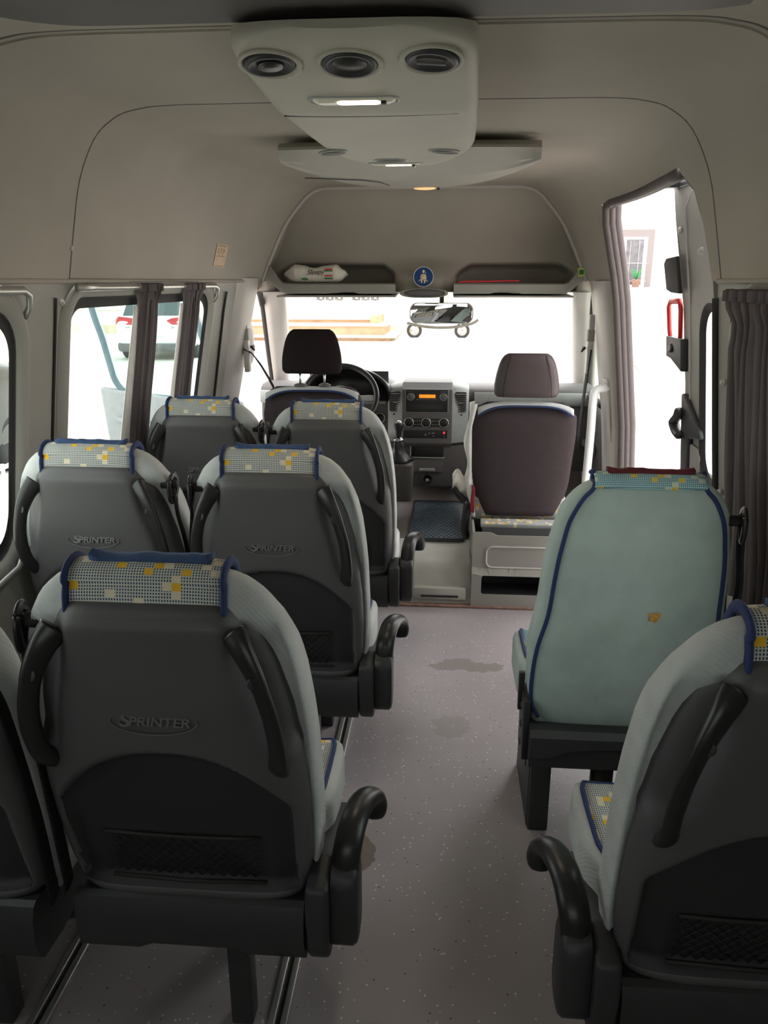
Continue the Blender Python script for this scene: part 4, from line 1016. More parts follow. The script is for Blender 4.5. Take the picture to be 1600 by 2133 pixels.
def lip(x0, x1, flip):
    e = empty('parcel_shelf', ((x0 + x1) / 2, 4.32, 1.55), label='moulded grey shelf lip above the windscreen, %s side' % ('left' if not flip else 'right'), cat='shelf', group='shelves above the windscreen'); o = e.location
    rows = []
    for i in range(30):
        t = i / 29; x = lerp(x0, x1, t); k = (1 - t) if not flip else t      # k=1 at outer end
        up = .115 * sst(.84, 1.0, k); lo = 1.535 + .6 * up + (.004 if .3 < k < .42 else 0); hi = 1.588 + up
        yy = 4.30 + .03 * sst(.8, 1, k)
        nt = .010 * (sst(.30, .33, k) * sst(.50, .47, k))
        rows.append([V(x, yy + .36, hi - .022 - up * .7), V(x, yy + .02, hi - .008), V(x, yy + .004, hi), V(x, yy - .006, hi - .006), V(x, yy - .004, lo + .018 + nt), V(x, yy + .006, lo + nt), V(x, yy + .03, lo + .002), V(x, yy + .40, lo)])
    MB().loft([[q - o for q in r] for r in rows]).build('shelf_body', M['trim'], e, angle=45)
    rows = [[V(lerp(x0 + (.06 if not flip else 0), x1 - (.06 if flip else 0), i / 20), y, 1.530 - .010 * (y < 4.4)) - o for y in (4.33, 4.36, 4.60, 4.86)] for i in range(21)]
    MB().loft(rows, cap=False, closed=False).build('sun_visor', M['trim_light'], e, solid=.010)
    return e
lip(-.835, -.12, False); lip(.195, .895, True)
vs, fs = sheet([(-.86, 4.33), (.93, 4.33), (.93, 4.86), (-.86, 4.86)], [], (.1, .1), lambda x, y: V(x, y, 1.545))
struct(mesh('trim_23', vs, fs, M['trim'], solid=.006))
# map light housing in the middle
e = empty('map_light', (.035, 4.30, 1.535), label='dark oval reading light below the seat belt sign', cat='reading light')
m = MB(); rings = []
for s, y in ((1.0, .05), (1.02, .0), (1.0, -.012), (.90, -.014), (.86, .0)):
    rings.append([V(.128 * s * math.copysign(abs(math.cos(t)) ** .7, math.cos(t)), y, .024 * s * math.copysign(abs(math.sin(t)) ** .8, math.sin(t)) + .003) for t in (2 * PI * j / 36 for j in range(36))])
m.loft(rings); m.build('bezel', M['trim'], e, angle=40)
MB().ell((0, .0, .003), .108, .010, .019, 24, 8).build('lens', M['dash'], e)
# seat belt sign
c = V(.030, head_y(.032, 1.60) - .016, 1.622); e = empty('seat_belt_sign', c, label='round blue seat belt sign with seated figure', cat='sign'); F = frame((0, 0, 0), (1, 0, 0), (0, .25, 1))
def flat(m, z0, z1, P): m.loft([[F @ V(a, b, z) for a, b in P] for z in (z0, z1)]); return m
circ = lambda r, n=40, cx=0, cy=0, ry=None: [(cx + r * math.cos(2 * PI * j / n), cy + (ry or r) * math.sin(2 * PI * j / n)) for j in range(n)]
flat(MB(), -.003, .0, circ(.055)).build('rim', M['white'], e, angle=30)
flat(MB(), 0, .0012, circ(.0515)).build('disc', M['signblue'], e, angle=30)
m = MB(); k = .00014
def PX(L): return [((x - 830) * k * .93, -(y - 620) * k * .93) for x, y in L]
flat(m, .0012, .0022, circ(.0068, 20, (832 - 830) * k, (620 - 415) * k, .0085))
for L in ([(790, 500), (880, 500), (935, 535), (960, 740), (900, 720), (820, 700), (720, 725), (700, 700), (722, 540)], [(718, 745), (820, 715), (945, 750), (920, 770), (830, 745), (780, 765), (735, 770)], [(720, 760), (785, 760), (790, 870), (745, 880)], [(850, 760), (925, 760), (905, 875), (850, 880)], [(690, 720), (715, 745), (650, 805), (620, 795)], [(945, 745), (1015, 800), (1000, 825), (940, 780)], [(905, 480), (925, 430), (945, 445), (915, 490)]):
    flat(m, .0012, .0022, PX(L))
m.build('pictogram', M['signcream'], e, smooth=False)
m = MB(); flat(m, .0022, .0027, PX([(890, 450), (900, 465), (712, 720), (700, 708)])); m.build('belt_line', M['ink'], e, smooth=False)
# package of wipes on the left shelf
e = empty('wet_wipes_pack', (-.565, 4.40, 1.592), label='white crinkled pack of wipes lying on the left shelf above the windscreen', cat='wipes pack'); R = random.Random(5); rows = []
for i in range(34):
    t = i / 33; x = lerp(-.175, .175, t); k = min(1, min(t, 1 - t) / .17); h = .004 + .092 * (k ** .7) * (.95 + .05 * math.sin(t * 9) - .10 * math.exp(-((t - .45) / .12) ** 2)); dd = .006 + .052 * k ** .6
    base = .012 + .030 * (1 - k)
    rows.append([V(x + .004 * R.uniform(-1, 1), dd * math.copysign(abs(math.cos(q)) ** .6, math.cos(q)) * -1 + .003 * R.uniform(-1, 1), base * (1 - k) + h * (.5 + .5 * math.copysign(abs(math.sin(q)) ** .6, math.sin(q))) + .002 * R.uniform(-1, 1)) for q in (2 * PI * j / 20 for j in range(20))])
MB().loft(rows).build('pouch', M['paper'], e)
text('Sleepy', .036, M['ink'], e, frame((.008, -.068, .054), (1, 0, .03), (0, 0, 1)), ext=.0006, shear=.35)
m = MB()
for x0, x1, z0, z1 in ((.058, .100, .066, .073),): m.box(x0, x1, -.0665, -.052, z0, z1)
m.build('red_print', M['red'], e, smooth=False); m = MB()
for x0, x1, z0, z1 in ((.058, .100, .033, .040),): m.box(x0, x1, -.0665, -.052, z0, z1)
m.build('red_print', M['red'], e, smooth=False)
MB().box(.058, .100, -.0665, -.052, .058, .065).build('green_print', M['green'], e, smooth=False); MB().box(.058, .100, -.0665, -.052, .018, .026).build('green_print', M['green'], e, smooth=False)
MB().box(-.068, -.035, -.0665, -.052, .014, .024).build('green_print', M['green'], e, smooth=False)
o = MB().prism([V(0, 0, 0), V(.33, -.0, .004), V(.33, -.0, .010), V(.04, 0, .011), V(.0, 0, .006)], (0, 0, 0), (0, .2, .0)).build('red_folder', M['red2'], None, bevel=.002); o.location = (.215, 4.325, 1.590); o.rotation_euler = (0, -.015, 0); tag(o, 'flat red folder lying on the right shelf above the windscreen', 'folder')
o = MB().box(-.02, .02, -.001, .001, -.022, .022).build('green_sticker', M['yellowgreen'], None, smooth=False); o.location = (.865, 4.318, 1.645); tag(o, 'small yellow-green square sticker at right end of the right shelf', 'sticker')
MB().box(-.011, .011, -.002, -.0012, -.012, .012).build('dark_mark', M['green'], o, smooth=False)
# rear-view mirror hanging from the windscreen
e = empty('rear_view_mirror', (.13, 4.62, 1.42), label='wide interior rear-view mirror with clear plastic below, above the dashboard', cat='mirror')
m = MB(); Q = rrect(-.185, .185, -.058, .060, .045, 8); m.loft([[V(a * s, y, b * s) for a, b in Q] for s, y in ((.9, .03), (1, .01), (1, -.004), (.975, -.008))]); m.build('mirror_shell', M['trim_light'], e, angle=40)
m = MB(); m.loft([[V(a * .97, -.0095 + b * .0, b * .95) for a, b in Q], [V(a * .96, -.0100, b * .94) for a, b in Q]]); mm = m.build('mirror_glass', M['mirror'], e, angle=20)
MB().tube([V(0, .03, .03), V(0, .12, .09), V(0, .2, .12)], .014, 10).build('mirror_arm', M['black'], e)
K = catm([V(-.20, -.0, -.055), V(-.1, -.004, -.074), V(0, -.004, -.080), V(.10, -.002, -.074), V(.18, 0, -.056), V(.215, 0, -.035)], 5)
MB().tube(K, 1, 8, flat=(.008, .004)).build('plastic_wrap', M['lens'], e)
# ------------------------------------------------------------------ dashboard
D = empty('dashboard', (.05, 4.65, .25), label='grey dashboard with silver centre stack, round knobs and orange lit radio', cat='dashboard'); o = D.location
def L(x, y, z): return V(x, y, z) - o
def prof(x):   # side section of the main board: y,z list
    hump = math.exp(-((x + .42) / .22) ** 4)
    return [(4.80, .45), (4.74, .62), (4.72, .80), (4.74, .90 + .02 * hump), (4.70, .925 + .05 * hump), (4.72, .965 + .08 * hump), (4.78, .985 + .10 * hump), (4.95, .985 + .07 * hump), (5.35, .90)]
rows = [[L(x, y, z) for y, z in prof(x)] for x in [lerp(-.98, 1.06, i / 60) for i in range(61)]]
MB().loft(rows, cap=False, closed=False).build('main_board', M['dash'], D)
m = MB(); 
for x0, x1 in ((.34, 1.02), (-.98, -.20)): MB().loft([[L(x, y, z) for y, z in ((4.700, .955), (4.690, .945), (4.690, .885), (4.705, .875))] for x in (x0, x1)], cap=False, closed=False).build('light_dash_strip', M['dash2'], D)
# centre stack
def stack(x0, x1, yz, mat, name, bev=.006, par=D): 
    m = MB(); m.prism([V(0, y, z) for y, z in yz], (x0, 0, 0), (x1, 0, 0)); m.v = [Vector(v) - o for v in m.v]; return m.build(name, mat, par, bevel=bev)
SX = .052
stack(SX - .145, SX + .155, [(4.66, 1.018), (4.63, .995), (4.60, .98), (4.575, .66), (4.60, .635), (4.85, .60), (4.95, 1.01)], M['dash'], 'centre_stack')
m = MB()
for s in (-1, 1):
    K = [(4.70, 1.01), (4.66, .985), (4.63, .88), (4.62, .72), (4.635, .66 if s > 0 else .68), (4.85, .58), (4.95, 1.0)]
    xa, xb = (SX - .145, SX - .235) if s < 0 else (SX + .155, SX + .255)
    n = 8; rows = []
    for i in range(n + 1):
        t = i / n; x = lerp(xa, xb, t); k = 1 - .55 * t ** 2
        rows.append([V(x, y - .035 * (1 - t) + .03 * t ** 2, z - (.02 * t ** 2 if z > .95 else 0)) - o for y, z in K])
    MB().loft(rows).build('silver_cheek', M['dash2'], D, angle=50)
    # air vents in the cheeks
    xc = SX + s * (.190 if s < 0 else .205); vt = MB(); Q = rrect(xc - .033, xc + .033, .845, .965, .008)
    vt.loft([[V(a, 4.618 + .00, b) - o for a, b in Q], [V(a, 4.640, b) - o for a, b in Q]]); vv = vt.build('air_vent', M['dash3'], D, smooth=False)
    f = MB()
    for k in range(9): f.box(xc - .031 - o.x, xc + .031 - o.x, 4.606 - o.y, 4.632 - o.y, .853 + k * .0128 - o.z, .856 + k * .0128 - o.z, rot=(.5, 0, 0))
    f.build('vent_slats', M['dash'], vv, smooth=False)
    MB().box(xc - .013 - o.x, xc + .013 - o.x, 4.596 - o.y, 4.612 - o.y, .900 - o.z, .907 - o.z).build('vent_tab', M['chrome'], vv, bevel=.002)
    MB().ell(V(xc, 4.622, .828) - o, .013, .006, .006).build('vent_wheel', M['dash3'], vv)
# radio
FY = 4.600
def face(z): return lerp(4.575, 4.60, (z - .66) / .32)
Fr = lambda x, z, d=0: frame(L(x, face(z) - .001 - d, z), (1, 0, 0), (0, .075, 1))
def fbox(F, x0, x1, z0, z1, a, b, name, mat, par, bev=.0015):
    m = MB().box(x0, x1, z0, z1, a, b); m.v = [F @ Vector(v) for v in m.v]; return m.build(name, mat, par, bevel=bev)
F = Fr(SX + .005, .92); rad = fbox(F, -.128, .122, -.072, .060, 0, .006, 'radio', M['dash3'], D)
fbox(F, -.049, .048, .012, .032, .006, .0075, 'radio_display', M['orange'], rad)
m = MB(); m.box(-.055, .054, .008, .036, .0055, .0065); m.v = [F @ Vector(v) for v in m.v]; m.build('display_bezel', M['black'], rad, smooth=False)
fbox(F, -.092, .088, -.060, -.030, .006, .0066, 'cassette_bay', M['black'], rad)
for i in range(7): fbox(F, -.066 + i * .018, -.052 + i * .018, .0, .005, .006, .009, 'preset_button', M['dash'], rad, .001)
fbox(F, -.06, .06, .046, .049, .006, .0065, 'disc_slot', M['black'], rad)
for x in (-.098, .096):
    m = MB().lathe((x, .018, .006), (0, 0, 1), [(.021, 0), (.021, .003), (.018, .004), (.015, .004), (.014, .012), (.012, .013), (.001, .013)], 28); m.v = [F @ Vector(v) for v in m.v]; m.build('radio_knob', M['dash'], rad)
    m = MB(); m.tube([V(x + .021 * math.cos(t), .018 + .021 * math.sin(t), .009) for t in (2 * PI * j / 28 for j in range(29))], .0013, 6); m.v = [F @ Vector(v) for v in m.v]; m.build('chrome_ring', M['chrome'], rad)
for x0, x1 in ((-.122, -.086), (.076, .114)): fbox(F, x0, x1, .047, .051, .006, .008, 'preset_button', M['dash'], rad, .001)
m = MB(); m.tube([F @ V(a, b, .003) for a, b in rrect(-.130, .124, -.074, .062, .004)] + [F @ V(.124, .058, .003)], .0016, 5); m.build('radio_frame_line', M['dash2'], rad)
# climate knobs
F = Fr(SX, .785); cl = fbox(F, -.13, .12, -.024, .024, 0, .002, 'climate_panel', M['dash3'], D)
for x in (-.104, .0, .106):
    m = MB().lathe((x, 0, .0), (0, 0, 1), [(.031, 0), (.031, .006), (.024, .007), (.022, .006), (.020, .016), (.017, .018), (.001, .018)], 30); m.v = [F @ Vector(v) for v in m.v]; k = m.build('climate_knob', M['dash3'], cl)
    m = MB(); m.tube([F @ V(x + .027 * math.cos(t), .027 * math.sin(t), .007) for t in (2 * PI * j / 30 for j in range(31))], .0032, 8); m.build('chrome_ring', M['chrome'], k)
m = MB()
for x in (-.068, -.053, -.038, .040, .055, .070):
    for z in (-.012, .010): m.box(x - .0035, x + .0035, z - .002, z + .002, .002, .0025)
m.v = [F @ Vector(v) for v in m.v]; m.build('button_symbols', M['dash2'], cl, smooth=False)
F = Fr(SX, .715); sw = fbox(F, -.135, .128, -.022, .025, 0, .004, 'switch_row', M['dash3'], D, .006)
m = MB(); m.add([V(-.008, -.006, .0042), V(.004, -.006, .0042), V(-.002, .006, .0042)], [(0, 1, 2)]); m.box(.016, .024, .004, .010, .004, .0045); m.box(.036, .052, .006, .010, .004, .0045); m.box(.040, .050, -.012, -.009, .004, .0045)
m.v = [F @ Vector(v) for v in m.v]; m.build('button_symbols', M['dash2'], sw, smooth=False)
fbox(F, .104, .114, .004, .018, .004, .0046, 'red_warning_symbol', emis('red_symbol', (1, .05, .05, 1), .8), sw)
fbox(F, .104, .116, -.014, -.009, .004, .0046, 'button_symbols', M['green'], sw)
# lower console
m = MB(); rows = []
for z, y, xa, xb in ((.64, 4.615, -.10, .225), (.5, 4.63, -.085, .215), (.42, 4.64, -.085, .20), (.37, 4.66, -.085, .20)):
    rows.append([L(xa, y + .2, z), L(xa, y, z), L(xb, y, z), L(xb + .09, y + .05, z), L(xb + .12, y + .25, z)])
m.loft(rows); m.build('lower_console', M['dash'], D, angle=30)
fb = lambda x0, x1, z0, z1, y, nm, mt, bev=.004, dpt=.02: MB().box(x0 - o.x, x1 - o.x, y - o.y, y + dpt - o.y, z0 - o.z, z1 - o.z).build(nm, mt, D, bevel=bev)
fb(-.035, .160, .570, .635, 4.605, 'open_cubby', M['dash3'])
m = MB(); m.tube([L(a, 4.604, b) for a, b in rrect(-.040, .165, .565, .640, .006)], .004, 6); m.build('cubby_rim', M['dash2'], D)
fb(-.038, .158, .470, .560, 4.612, 'ashtray_flap', M['dash'], .006); fb(.015, .110, .478, .498, 4.606, 'flap_handle', M['dash2'], .006)
m = MB().lathe(L(.065, 4.625, .425), (0, -1, 0), [(.032, 0), (.032, .006), (.026, .007), (.024, -.01), (.001, -.012)], 28); m.build('power_socket', M['dash3'], D); MB().box(.057 - o.x, .073 - o.x, 4.606 - o.y, 4.616 - o.y, .415 - o.z, .431 - o.z).build('socket_plug', M['dash2'], D, bevel=.003)
# instrument side button left of the stack
m = MB().lathe(L(-.235, 4.70, .79), (0, -1, 0), [(.035, 0), (.035, .008), (.028, .009), (.027, .004), (.001, .004)], 28); m.build('light_switch', M['dash3'], D); MB().tube([L(-.235 + .031 * math.cos(t), 4.690, .79 + .031 * math.sin(t)) for t in (2 * PI * j / 28 for j in range(29))], .0025, 6).build('chrome_ring', M['chrome'], D)
# gear lever
e = empty('gear_lever', (-.10, 4.36, .60), label='black gear lever with silver-topped knob and leather boot', cat='gear lever')
MB().loft([[V(a * s, b * s + y, z) for a, b in rrect(-.095, .085, -.09, .16, .04)] for s, z, y in ((.9, -.24, .05), (1.0, -.10, .02), (1.0, -.012, 0), (.9, 0, 0))]).build('console_base', M['dash'], e, angle=40)
R = random.Random(9); m = MB(); m.loft([[V(r * (1 + .12 * math.sin(5 * t + z * 60)) * math.cos(t), r * (1 + .1 * math.sin(4 * t + z * 40)) * math.sin(t), z) for t in (2 * PI * j / 30 for j in range(30))] for r, z in ((.085, .0), (.075, .015), (.055, .035), (.040, .06), (.036, .09), (.030, .115), (.022, .122))]); m.build('leather_boot', M['black'], e)
MB().lathe((0, 0, .115), (0, 0, 1), [(.030, 0), (.031, .012), (.022, .02), (.012, .025)], 20).build('boot_collar', M['chrome'], e)
MB().lathe((0, 0, .13), (0, 0, 1), [(.012, 0), (.016, .02), (.020, .05), (.026, .07), (.025, .085), (.021, .092)], 24).build('knob_grip', M['dash3'], e)
MB().lathe((0, 0, .220), (0, 0, 1), [(.0215, 0), (.018, .009), (.010, .014), (.001, .016)], 24).build('knob_cap', M['chrome'], e)
# steering wheel
e = empty('steering_wheel', (-.445, 4.40, .955), label='black steering wheel in front of the driver seat', cat='steering wheel'); e.rotation_euler = (math.radians(52), 0, 0)
MB().tube([V(.215 * math.cos(t), .215 * math.sin(t), 0) for t in (2 * PI * j / 56 for j in range(57))], .0165, 12, cap=False).build('rim', M['black'], e)
MB().lathe((0, 0, -.03), (0, 0, 1), [(.07, -.02), (.085, .0), (.080, .035), (.06, .045), (.001, .048)], 28).build('hub', M['dash'], e)
for a in (0, PI, -PI / 2 - .5, -PI / 2 + .5): MB().tube([V(.06 * math.cos(a), .06 * math.sin(a), -.01), V(.21 * math.cos(a), .21 * math.sin(a), 0)], 1, 8, flat=(.009, .022), up=(0, 0, 1)).build('spoke', M['dash2'], e)
MB().cyl((0, 0, -.02), (0, 0, -.30), .05).build('column', M['dash3'], e)
h = []
for j in range(6):
    y = lerp(4.56, 4.85, j / 5); h.append([L(-.42 + .25 * math.cos(t), y, .95 + (.155 - .03 * j / 5) * math.sin(t)) for t in (PI * k / 20 for k in range(21))])
MB().loft(h, cap=False, closed=False).build('instrument_hood', M['dash3'], D, solid=.015)
MB().box(-.66 - o.x, -.18 - o.x, 4.66 - o.y, 4.67 - o.y, .90 - o.z, 1.08 - o.z).build('instrument_panel', M['dash3'], D)
# ------------------------------------------------------------------ sliding door, pushed back outside the right wall
e = empty('door_1', shell(2.7, .1, 1, .12), kind='structure'); o = e.location
F0, TT = 3.29, 1.83
dout = [(1.75, 0), (F0 - .05, 0), (F0 - .04, .4), (F0 - .01, .8), (F0, 1.2), (F0 + .03, 1.5), (F0 + .01, 1.72), (F0 - .06, TT - .03), (F0 - .16, TT), (1.75, TT)]
whl = rrect(2.15, 3.04, .86, 1.51, .10)
for off, nm, mt, whl in ((.12, 'inner_panel', 'trim', whl), (.165, 'outer_skin', 'white', rrect(2.15, 3.22, .86, 1.51, .10))):
    vs, fs = sheet(dout, [whl], (.1, .1), lambda y, t: shell(y, t, 1, off) - o); mesh(nm, vs, fs, M[mt], e)
m = MB(); m.loft([[shell(y, t, 1, .12) - o for y, t in dout], [shell(y, t, 1, .165) - o for y, t in dout]], cap=False); m.build('door_edge', M['trim'], e, angle=40)
m = MB(); Q = rrect(2.15, 3.04, .86, 1.51, .10); Q2 = rrect(2.165, 3.025, .875, 1.495, .085)
m.loft([[shell(y, t, 1, .108) - o for y, t in rrect(2.135, 3.055, .845, 1.525, .115)], [shell(y, t, 1, .112) - o for y, t in Q], [shell(y, t, 1, .125) - o for y, t in Q2]], cap=False); m.build('window_seal', M['soft'], e)
vs, fs = sheet(Q2, [], (.2, .1), lambda y, t: shell(y, t, 1, .122) - o); mesh('pane', vs, fs, M['glass'], e)
# pressed contour line on the door panel
MB().tube([shell(y, t, 1, .118) - o for y, t in [(F0 - .10, .45), (F0 - .08, 1.1), (F0 - .07, 1.5), (F0 - .09, 1.66), (F0 - .16, 1.74), (F0 - .28, 1.765), (2.6, 1.77)]], .005, 6).build('pressed_line', M['trim_light'], e)
def pan(name, pts, mt, a, b, bev=.008, par=None):
    m = MB(); n = len(pts); A = [shell(y, t, 1, .12 - a) - o for y, t in pts]; B = [shell(y, t, 1, .12 - b) - o for y, t in pts]
    m.add(A + B, [tuple(range(n))[::-1], tuple(range(n, 2 * n))] + [(i, (i + 1) % n, n + (i + 1) % n, n + i) for i in range(n)]); return m.build(name, M[mt], par or e, bevel=bev)
pan('latch_bracket', [(3.24, 1.552), (3.36, 1.555), (3.42, 1.565), (3.42, 1.640), (3.38, 1.65), (3.24, 1.652)], 'soft', .025, .040, .004)
g = pan('emergency_hammer_plate', [(3.25, 1.245), (3.40, 1.285), (3.46, 1.29), (3.46, 1.375), (3.25, 1.375)], 'frame', .0, .03, .004)
K = [shell(y, t, 1, .11) - o for y, t in [(3.45, 1.33), (3.475, 1.40), (3.485, 1.495), (3.46, 1.518), (3.33, 1.522), (3.32, 1.49), (3.325, 1.345)]]
MB().tube(K, 1, 6, flat=(.010, .013)).build('red_release_handle', M['red'], e)
m = MB().lathe(shell(3.38, 1.33, 1, .09) - o, (-1, -.1, .1), [(.020, 0), (.020, .008), (.013, .010), (.001, .010)], 20); m.build('lock', M['dash3'], g)
pan('handle_trim', [(3.27, 1.155), (3.24, 1.16), (3.03, 1.04), (3.02, 1.01), (3.17, .985), (3.18, .78), (3.27, .78)], 'frame', .0, .022, .008)
pan('storage_tray', [(3.17, .965), (3.06, .965), (3.04, .93), (3.06, .76), (3.16, .76)], 'trim', .0, .016, .008)
m = MB().tube(catm([shell(y, t, 1, .085) - o for y, t in [(3.24, 1.09), (3.27, 1.06), (3.32, 1.035), (3.33, 1.02), (3.29, .995), (3.24, .985)]], 4), 1, 8, flat=(.016, .022)); m.build('door_handle', M['frame'], e)
for y, t in ((3.24, 1.70), (3.1, .86)):
    MB().lathe(shell(y, t, 1, .115) - o, (-1, 0, 0), [(.014, 0), (.013, .006), (.008, .009), (.001, .010)], 14).build('screw_cap', M['trim_light'], e)
# top roller arm
m = MB().box(1.00 - o.x, 1.03 - o.x, 2.95 - o.y, 3.20 - o.y, 1.93 - o.z, 1.97 - o.z); m.box(.93 - o.x, 1.03 - o.x, 3.12 - o.y, 3.17 - o.y, 1.93 - o.z, 1.95 - o.z); m.build('roller_arm', M['steel'], e, bevel=.005)
# outer mirror on the right door, dark edge seen past the seal
e = empty('side_mirror', (1.26, 5.2, 1.40), label='dark hinge end of the right door mirror seen past the door seal', cat='side mirror')
MB().ell((0, 0, .02), .035, .05, .09, p=.7).build('mirror_foot', M['dash'], e); MB().lathe((.02, -.05, .06), (0, -1, 0), [(.018, 0), (.018, .01), (.008, .012), (.001, .012)], 16).build('pivot_bolt', M['soft'], e)
MB().tube([V(-.05, .03, -.05), V(0, 0, -.02), V(.03, 0, .04)], .02, 8).build('mirror_stalk', M['dash'], e)
e = empty('metal_bar', (1.62, 6.2, .5), label='grey bent metal bar standing outside in front of the open side door', cat='metal bar')
MB().tube(catm([V(0, 0, -1.1), V(.01, 0, .02), V(.075, 0, .15), V(.08, 0, .38), V(.05, 0, .45), V(-.02, 0, .46), V(-.02, 0, .1)], 4), 1, 8, flat=(.022, .015)).build('bar', M['dash2'], e)
MB().tube([V(.08, 0, .19), V(.13, 0, .17)], .008, 6).build('stub', M['dash2'], e)
# ------------------------------------------------------------------ driver's door, wide open at the left
e = empty('door_3', (-1.16, 5.1, .25), kind='structure'); o = e.location
outl = [(-1.12, .2), (-2.20, .2), (-2.262, .45), (-2.285, .76), (-2.275, 1.2), (-2.255, 1.5), (-2.22, 1.62), (-2.13, 1.68), (-1.62, 1.68), (-1.50, 1.60), (-1.38, 1.20), (-1.12, .95)]
hol = [(-2.187, 1.50), (-2.17, 1.38), (-2.129, 1.232), (-2.092, 1.05), (-2.07, .96), (-2.02, .89), (-1.95, .86), (-1.45, .83), (-1.36, .90), (-1.42, 1.14), (-1.52, 1.50), (-1.58, 1.58), (-1.66, 1.62), (-2.10, 1.62), (-2.16, 1.58)]
for y, nm, mt in ((0, 'inner_frame', 'white'), (.06, 'outer_skin', 'white')):
    vs, fs = sheet(outl, [hol], (.15, .15), lambda x, z: V(x, 5.1 + y, z) - o); mesh(nm, vs, fs, M[mt], e)
m = MB(); m.loft([[V(x, 5.1, z) - o for x, z in outl], [V(x, 5.16, z) - o for x, z in outl]], cap=False); m.loft([[V(x, 5.1, z) - o for x, z in hol], [V(x, 5.16, z) - o for x, z in hol]], cap=False); m.build('door_edge', M['white'], e, smooth=False)
P = catm([V(x, 5.085, z) - o for x, z in hol], 3, True); MB().tube(P + P[:1], 1, 8, flat=(.024, .02), up=(0, 1, 0)).build('window_seal', plain('blue_grey_seal', srgb(96, 116, 126), .6), e)
vs, fs = sheet(hol, [], (.3, .3), lambda x, z: V(x, 5.13, z) - o); mesh('pane', vs, fs, M['glass_door'], e)
tr = [(-2.165, .915), (-2.14, .60), (-2.10, .25), (-1.2, .25), (-1.2, .83), (-1.6, .84), (-1.95, .88)]
m = MB(); m.prism([V(x, 5.10, z) - o for x, z in tr], (0, 0, 0), (0, -.06, 0)); m.build('inner_trim', M['doortrim'], e, bevel=.02)
m = MB().tube([V(-2.05, 5.02, .70) - o, V(-1.8, 5.0, .66) - o, V(-1.4, 5.0, .64) - o], .02, 8); m.build('armrest', M['doortrim'], e)
e2 = empty('side_mirror', (-1.40, 5.25, 1.2), label='driver door mirror with looped grey arm outside the left front', cat='side mirror')
MB().tube(catm([V(-.03, 0, -.10), V(-.045, 0, .10), V(-.04, 0, .22), V(.0, 0, .25), V(.06, 0, .24), V(.12, .0, .10)], 5), .015, 8).build('mirror_arm', M['dash2'], e2)
MB().ell((.16, .03, .0), .09, .06, .17, p=.6).build('mirror_housing', M['dash'], e2)
# ------------------------------------------------------------------ outside
G = -.60
vs, fs = sheet([(-60, -30), (60, -30), (60, 70), (-60, 70)], [], (20, 20), lambda x, y: V(x, y, G))
struct(mesh('ground', vs, fs, M['ground'], smooth=False)).name = 'floor_outdoors'
e = empty('perimeter_wall', (-2, 34, G), label='pale block wall across the yard beyond the windscreen', cat='wall')
MB().box(-34, 9, 0, .6, 0, 5.5).build('wall_body', M['blocks'], e, smooth=False); MB().box(-34, 9, -.05, 0, 0, .35).build('plinth', M['stone_top'], e, smooth=False)
m = MB()
for x0, n, dx in ((-3.4, 3, .40), (-1.85, 3, .40)):
    for k in range(n):
        x = x0 + k * dx; m.box(x, x + .13, -.06, -.01, 1.42, 1.56); m.box(x + .14, x + .22, -.06, -.01, 1.40, 1.47); m.box(x + .24, x + .34, -.06, -.01, 1.42, 1.56)
m.build('dark_wall_marks', M['wglass'], e, smooth=False)
e = empty('stone_steps', (-4.2, 30, G), label='low beige stone steps against the pale wall ahead', cat='steps')
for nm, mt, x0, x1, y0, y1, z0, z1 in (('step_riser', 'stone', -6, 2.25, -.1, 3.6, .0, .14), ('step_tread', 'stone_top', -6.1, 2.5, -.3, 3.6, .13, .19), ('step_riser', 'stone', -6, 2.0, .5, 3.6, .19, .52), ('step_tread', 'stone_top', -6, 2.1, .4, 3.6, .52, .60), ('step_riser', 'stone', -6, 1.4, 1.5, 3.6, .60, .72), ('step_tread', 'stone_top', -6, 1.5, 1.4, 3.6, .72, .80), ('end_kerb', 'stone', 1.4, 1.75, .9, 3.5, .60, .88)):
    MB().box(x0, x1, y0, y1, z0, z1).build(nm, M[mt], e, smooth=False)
# scooter
e = empty('motor_scooter', (-.15, 32, G), label='pale motor scooter parked sideways behind the rear-view mirror', cat='scooter')
for x in (-.95, .98):
    w = MB(); w.tube([V(x + .25 * math.cos(t), 0, .28 + .25 * math.sin(t)) for t in (2 * PI * j / 32 for j in range(33))], .06, 10); ww = w.build('wheel', M['tyre'], e)
    MB().lathe((x, -.05, .28), (0, 1, 0), [(.15, 0), (.17, .04), (.15, .1)], 24).build('rim', M['chrome'], ww)
    m = MB()
    for k in range(6): a = k * PI / 3; m.tube([V(x, -.06, .28), V(x + .17 * math.cos(a), -.06, .28 + .17 * math.sin(a))], .012, 5)
    m.build('spokes', M['dash2'], ww)
rows = []
for x, zl, zh, w in ((-1.25, .45, .62, .05), (-1.1, .5, .80, .1), (-.8, .48, .95, .16), (-.5, .36, .98, .18), (-.2, .28, .95, .18), (.0, .24, .50, .18), (.35, .24, .42, .18), (.5, .28, .9, .16), (.72, .5, 1.15, .12), (.85, .6, 1.2, .06)):
    rows.append([V(x, w * math.copysign(abs(math.cos(t)) ** .6, math.cos(t)), (zl + zh) / 2 + (zh - zl) / 2 * math.sin(t)) for t in (2 * PI * j / 16 for j in range(16))])
MB().loft(rows).build('bodywork', M['white'], e)
MB().tube([V(.98, -.09, .28), V(.88, -.09, .7), V(.75, 0, 1.15)], .035, 8).build('fork', M['dash2'], e)
MB().ell((-.55, 0, 1.02), .42, .16, .07).build('saddle', M['soft'], e); MB().tube([V(.72, -.33, 1.28), V(.76, 0, 1.22), V(.72, .33, 1.28)], .02, 8).build('handlebar', M['soft'], e)
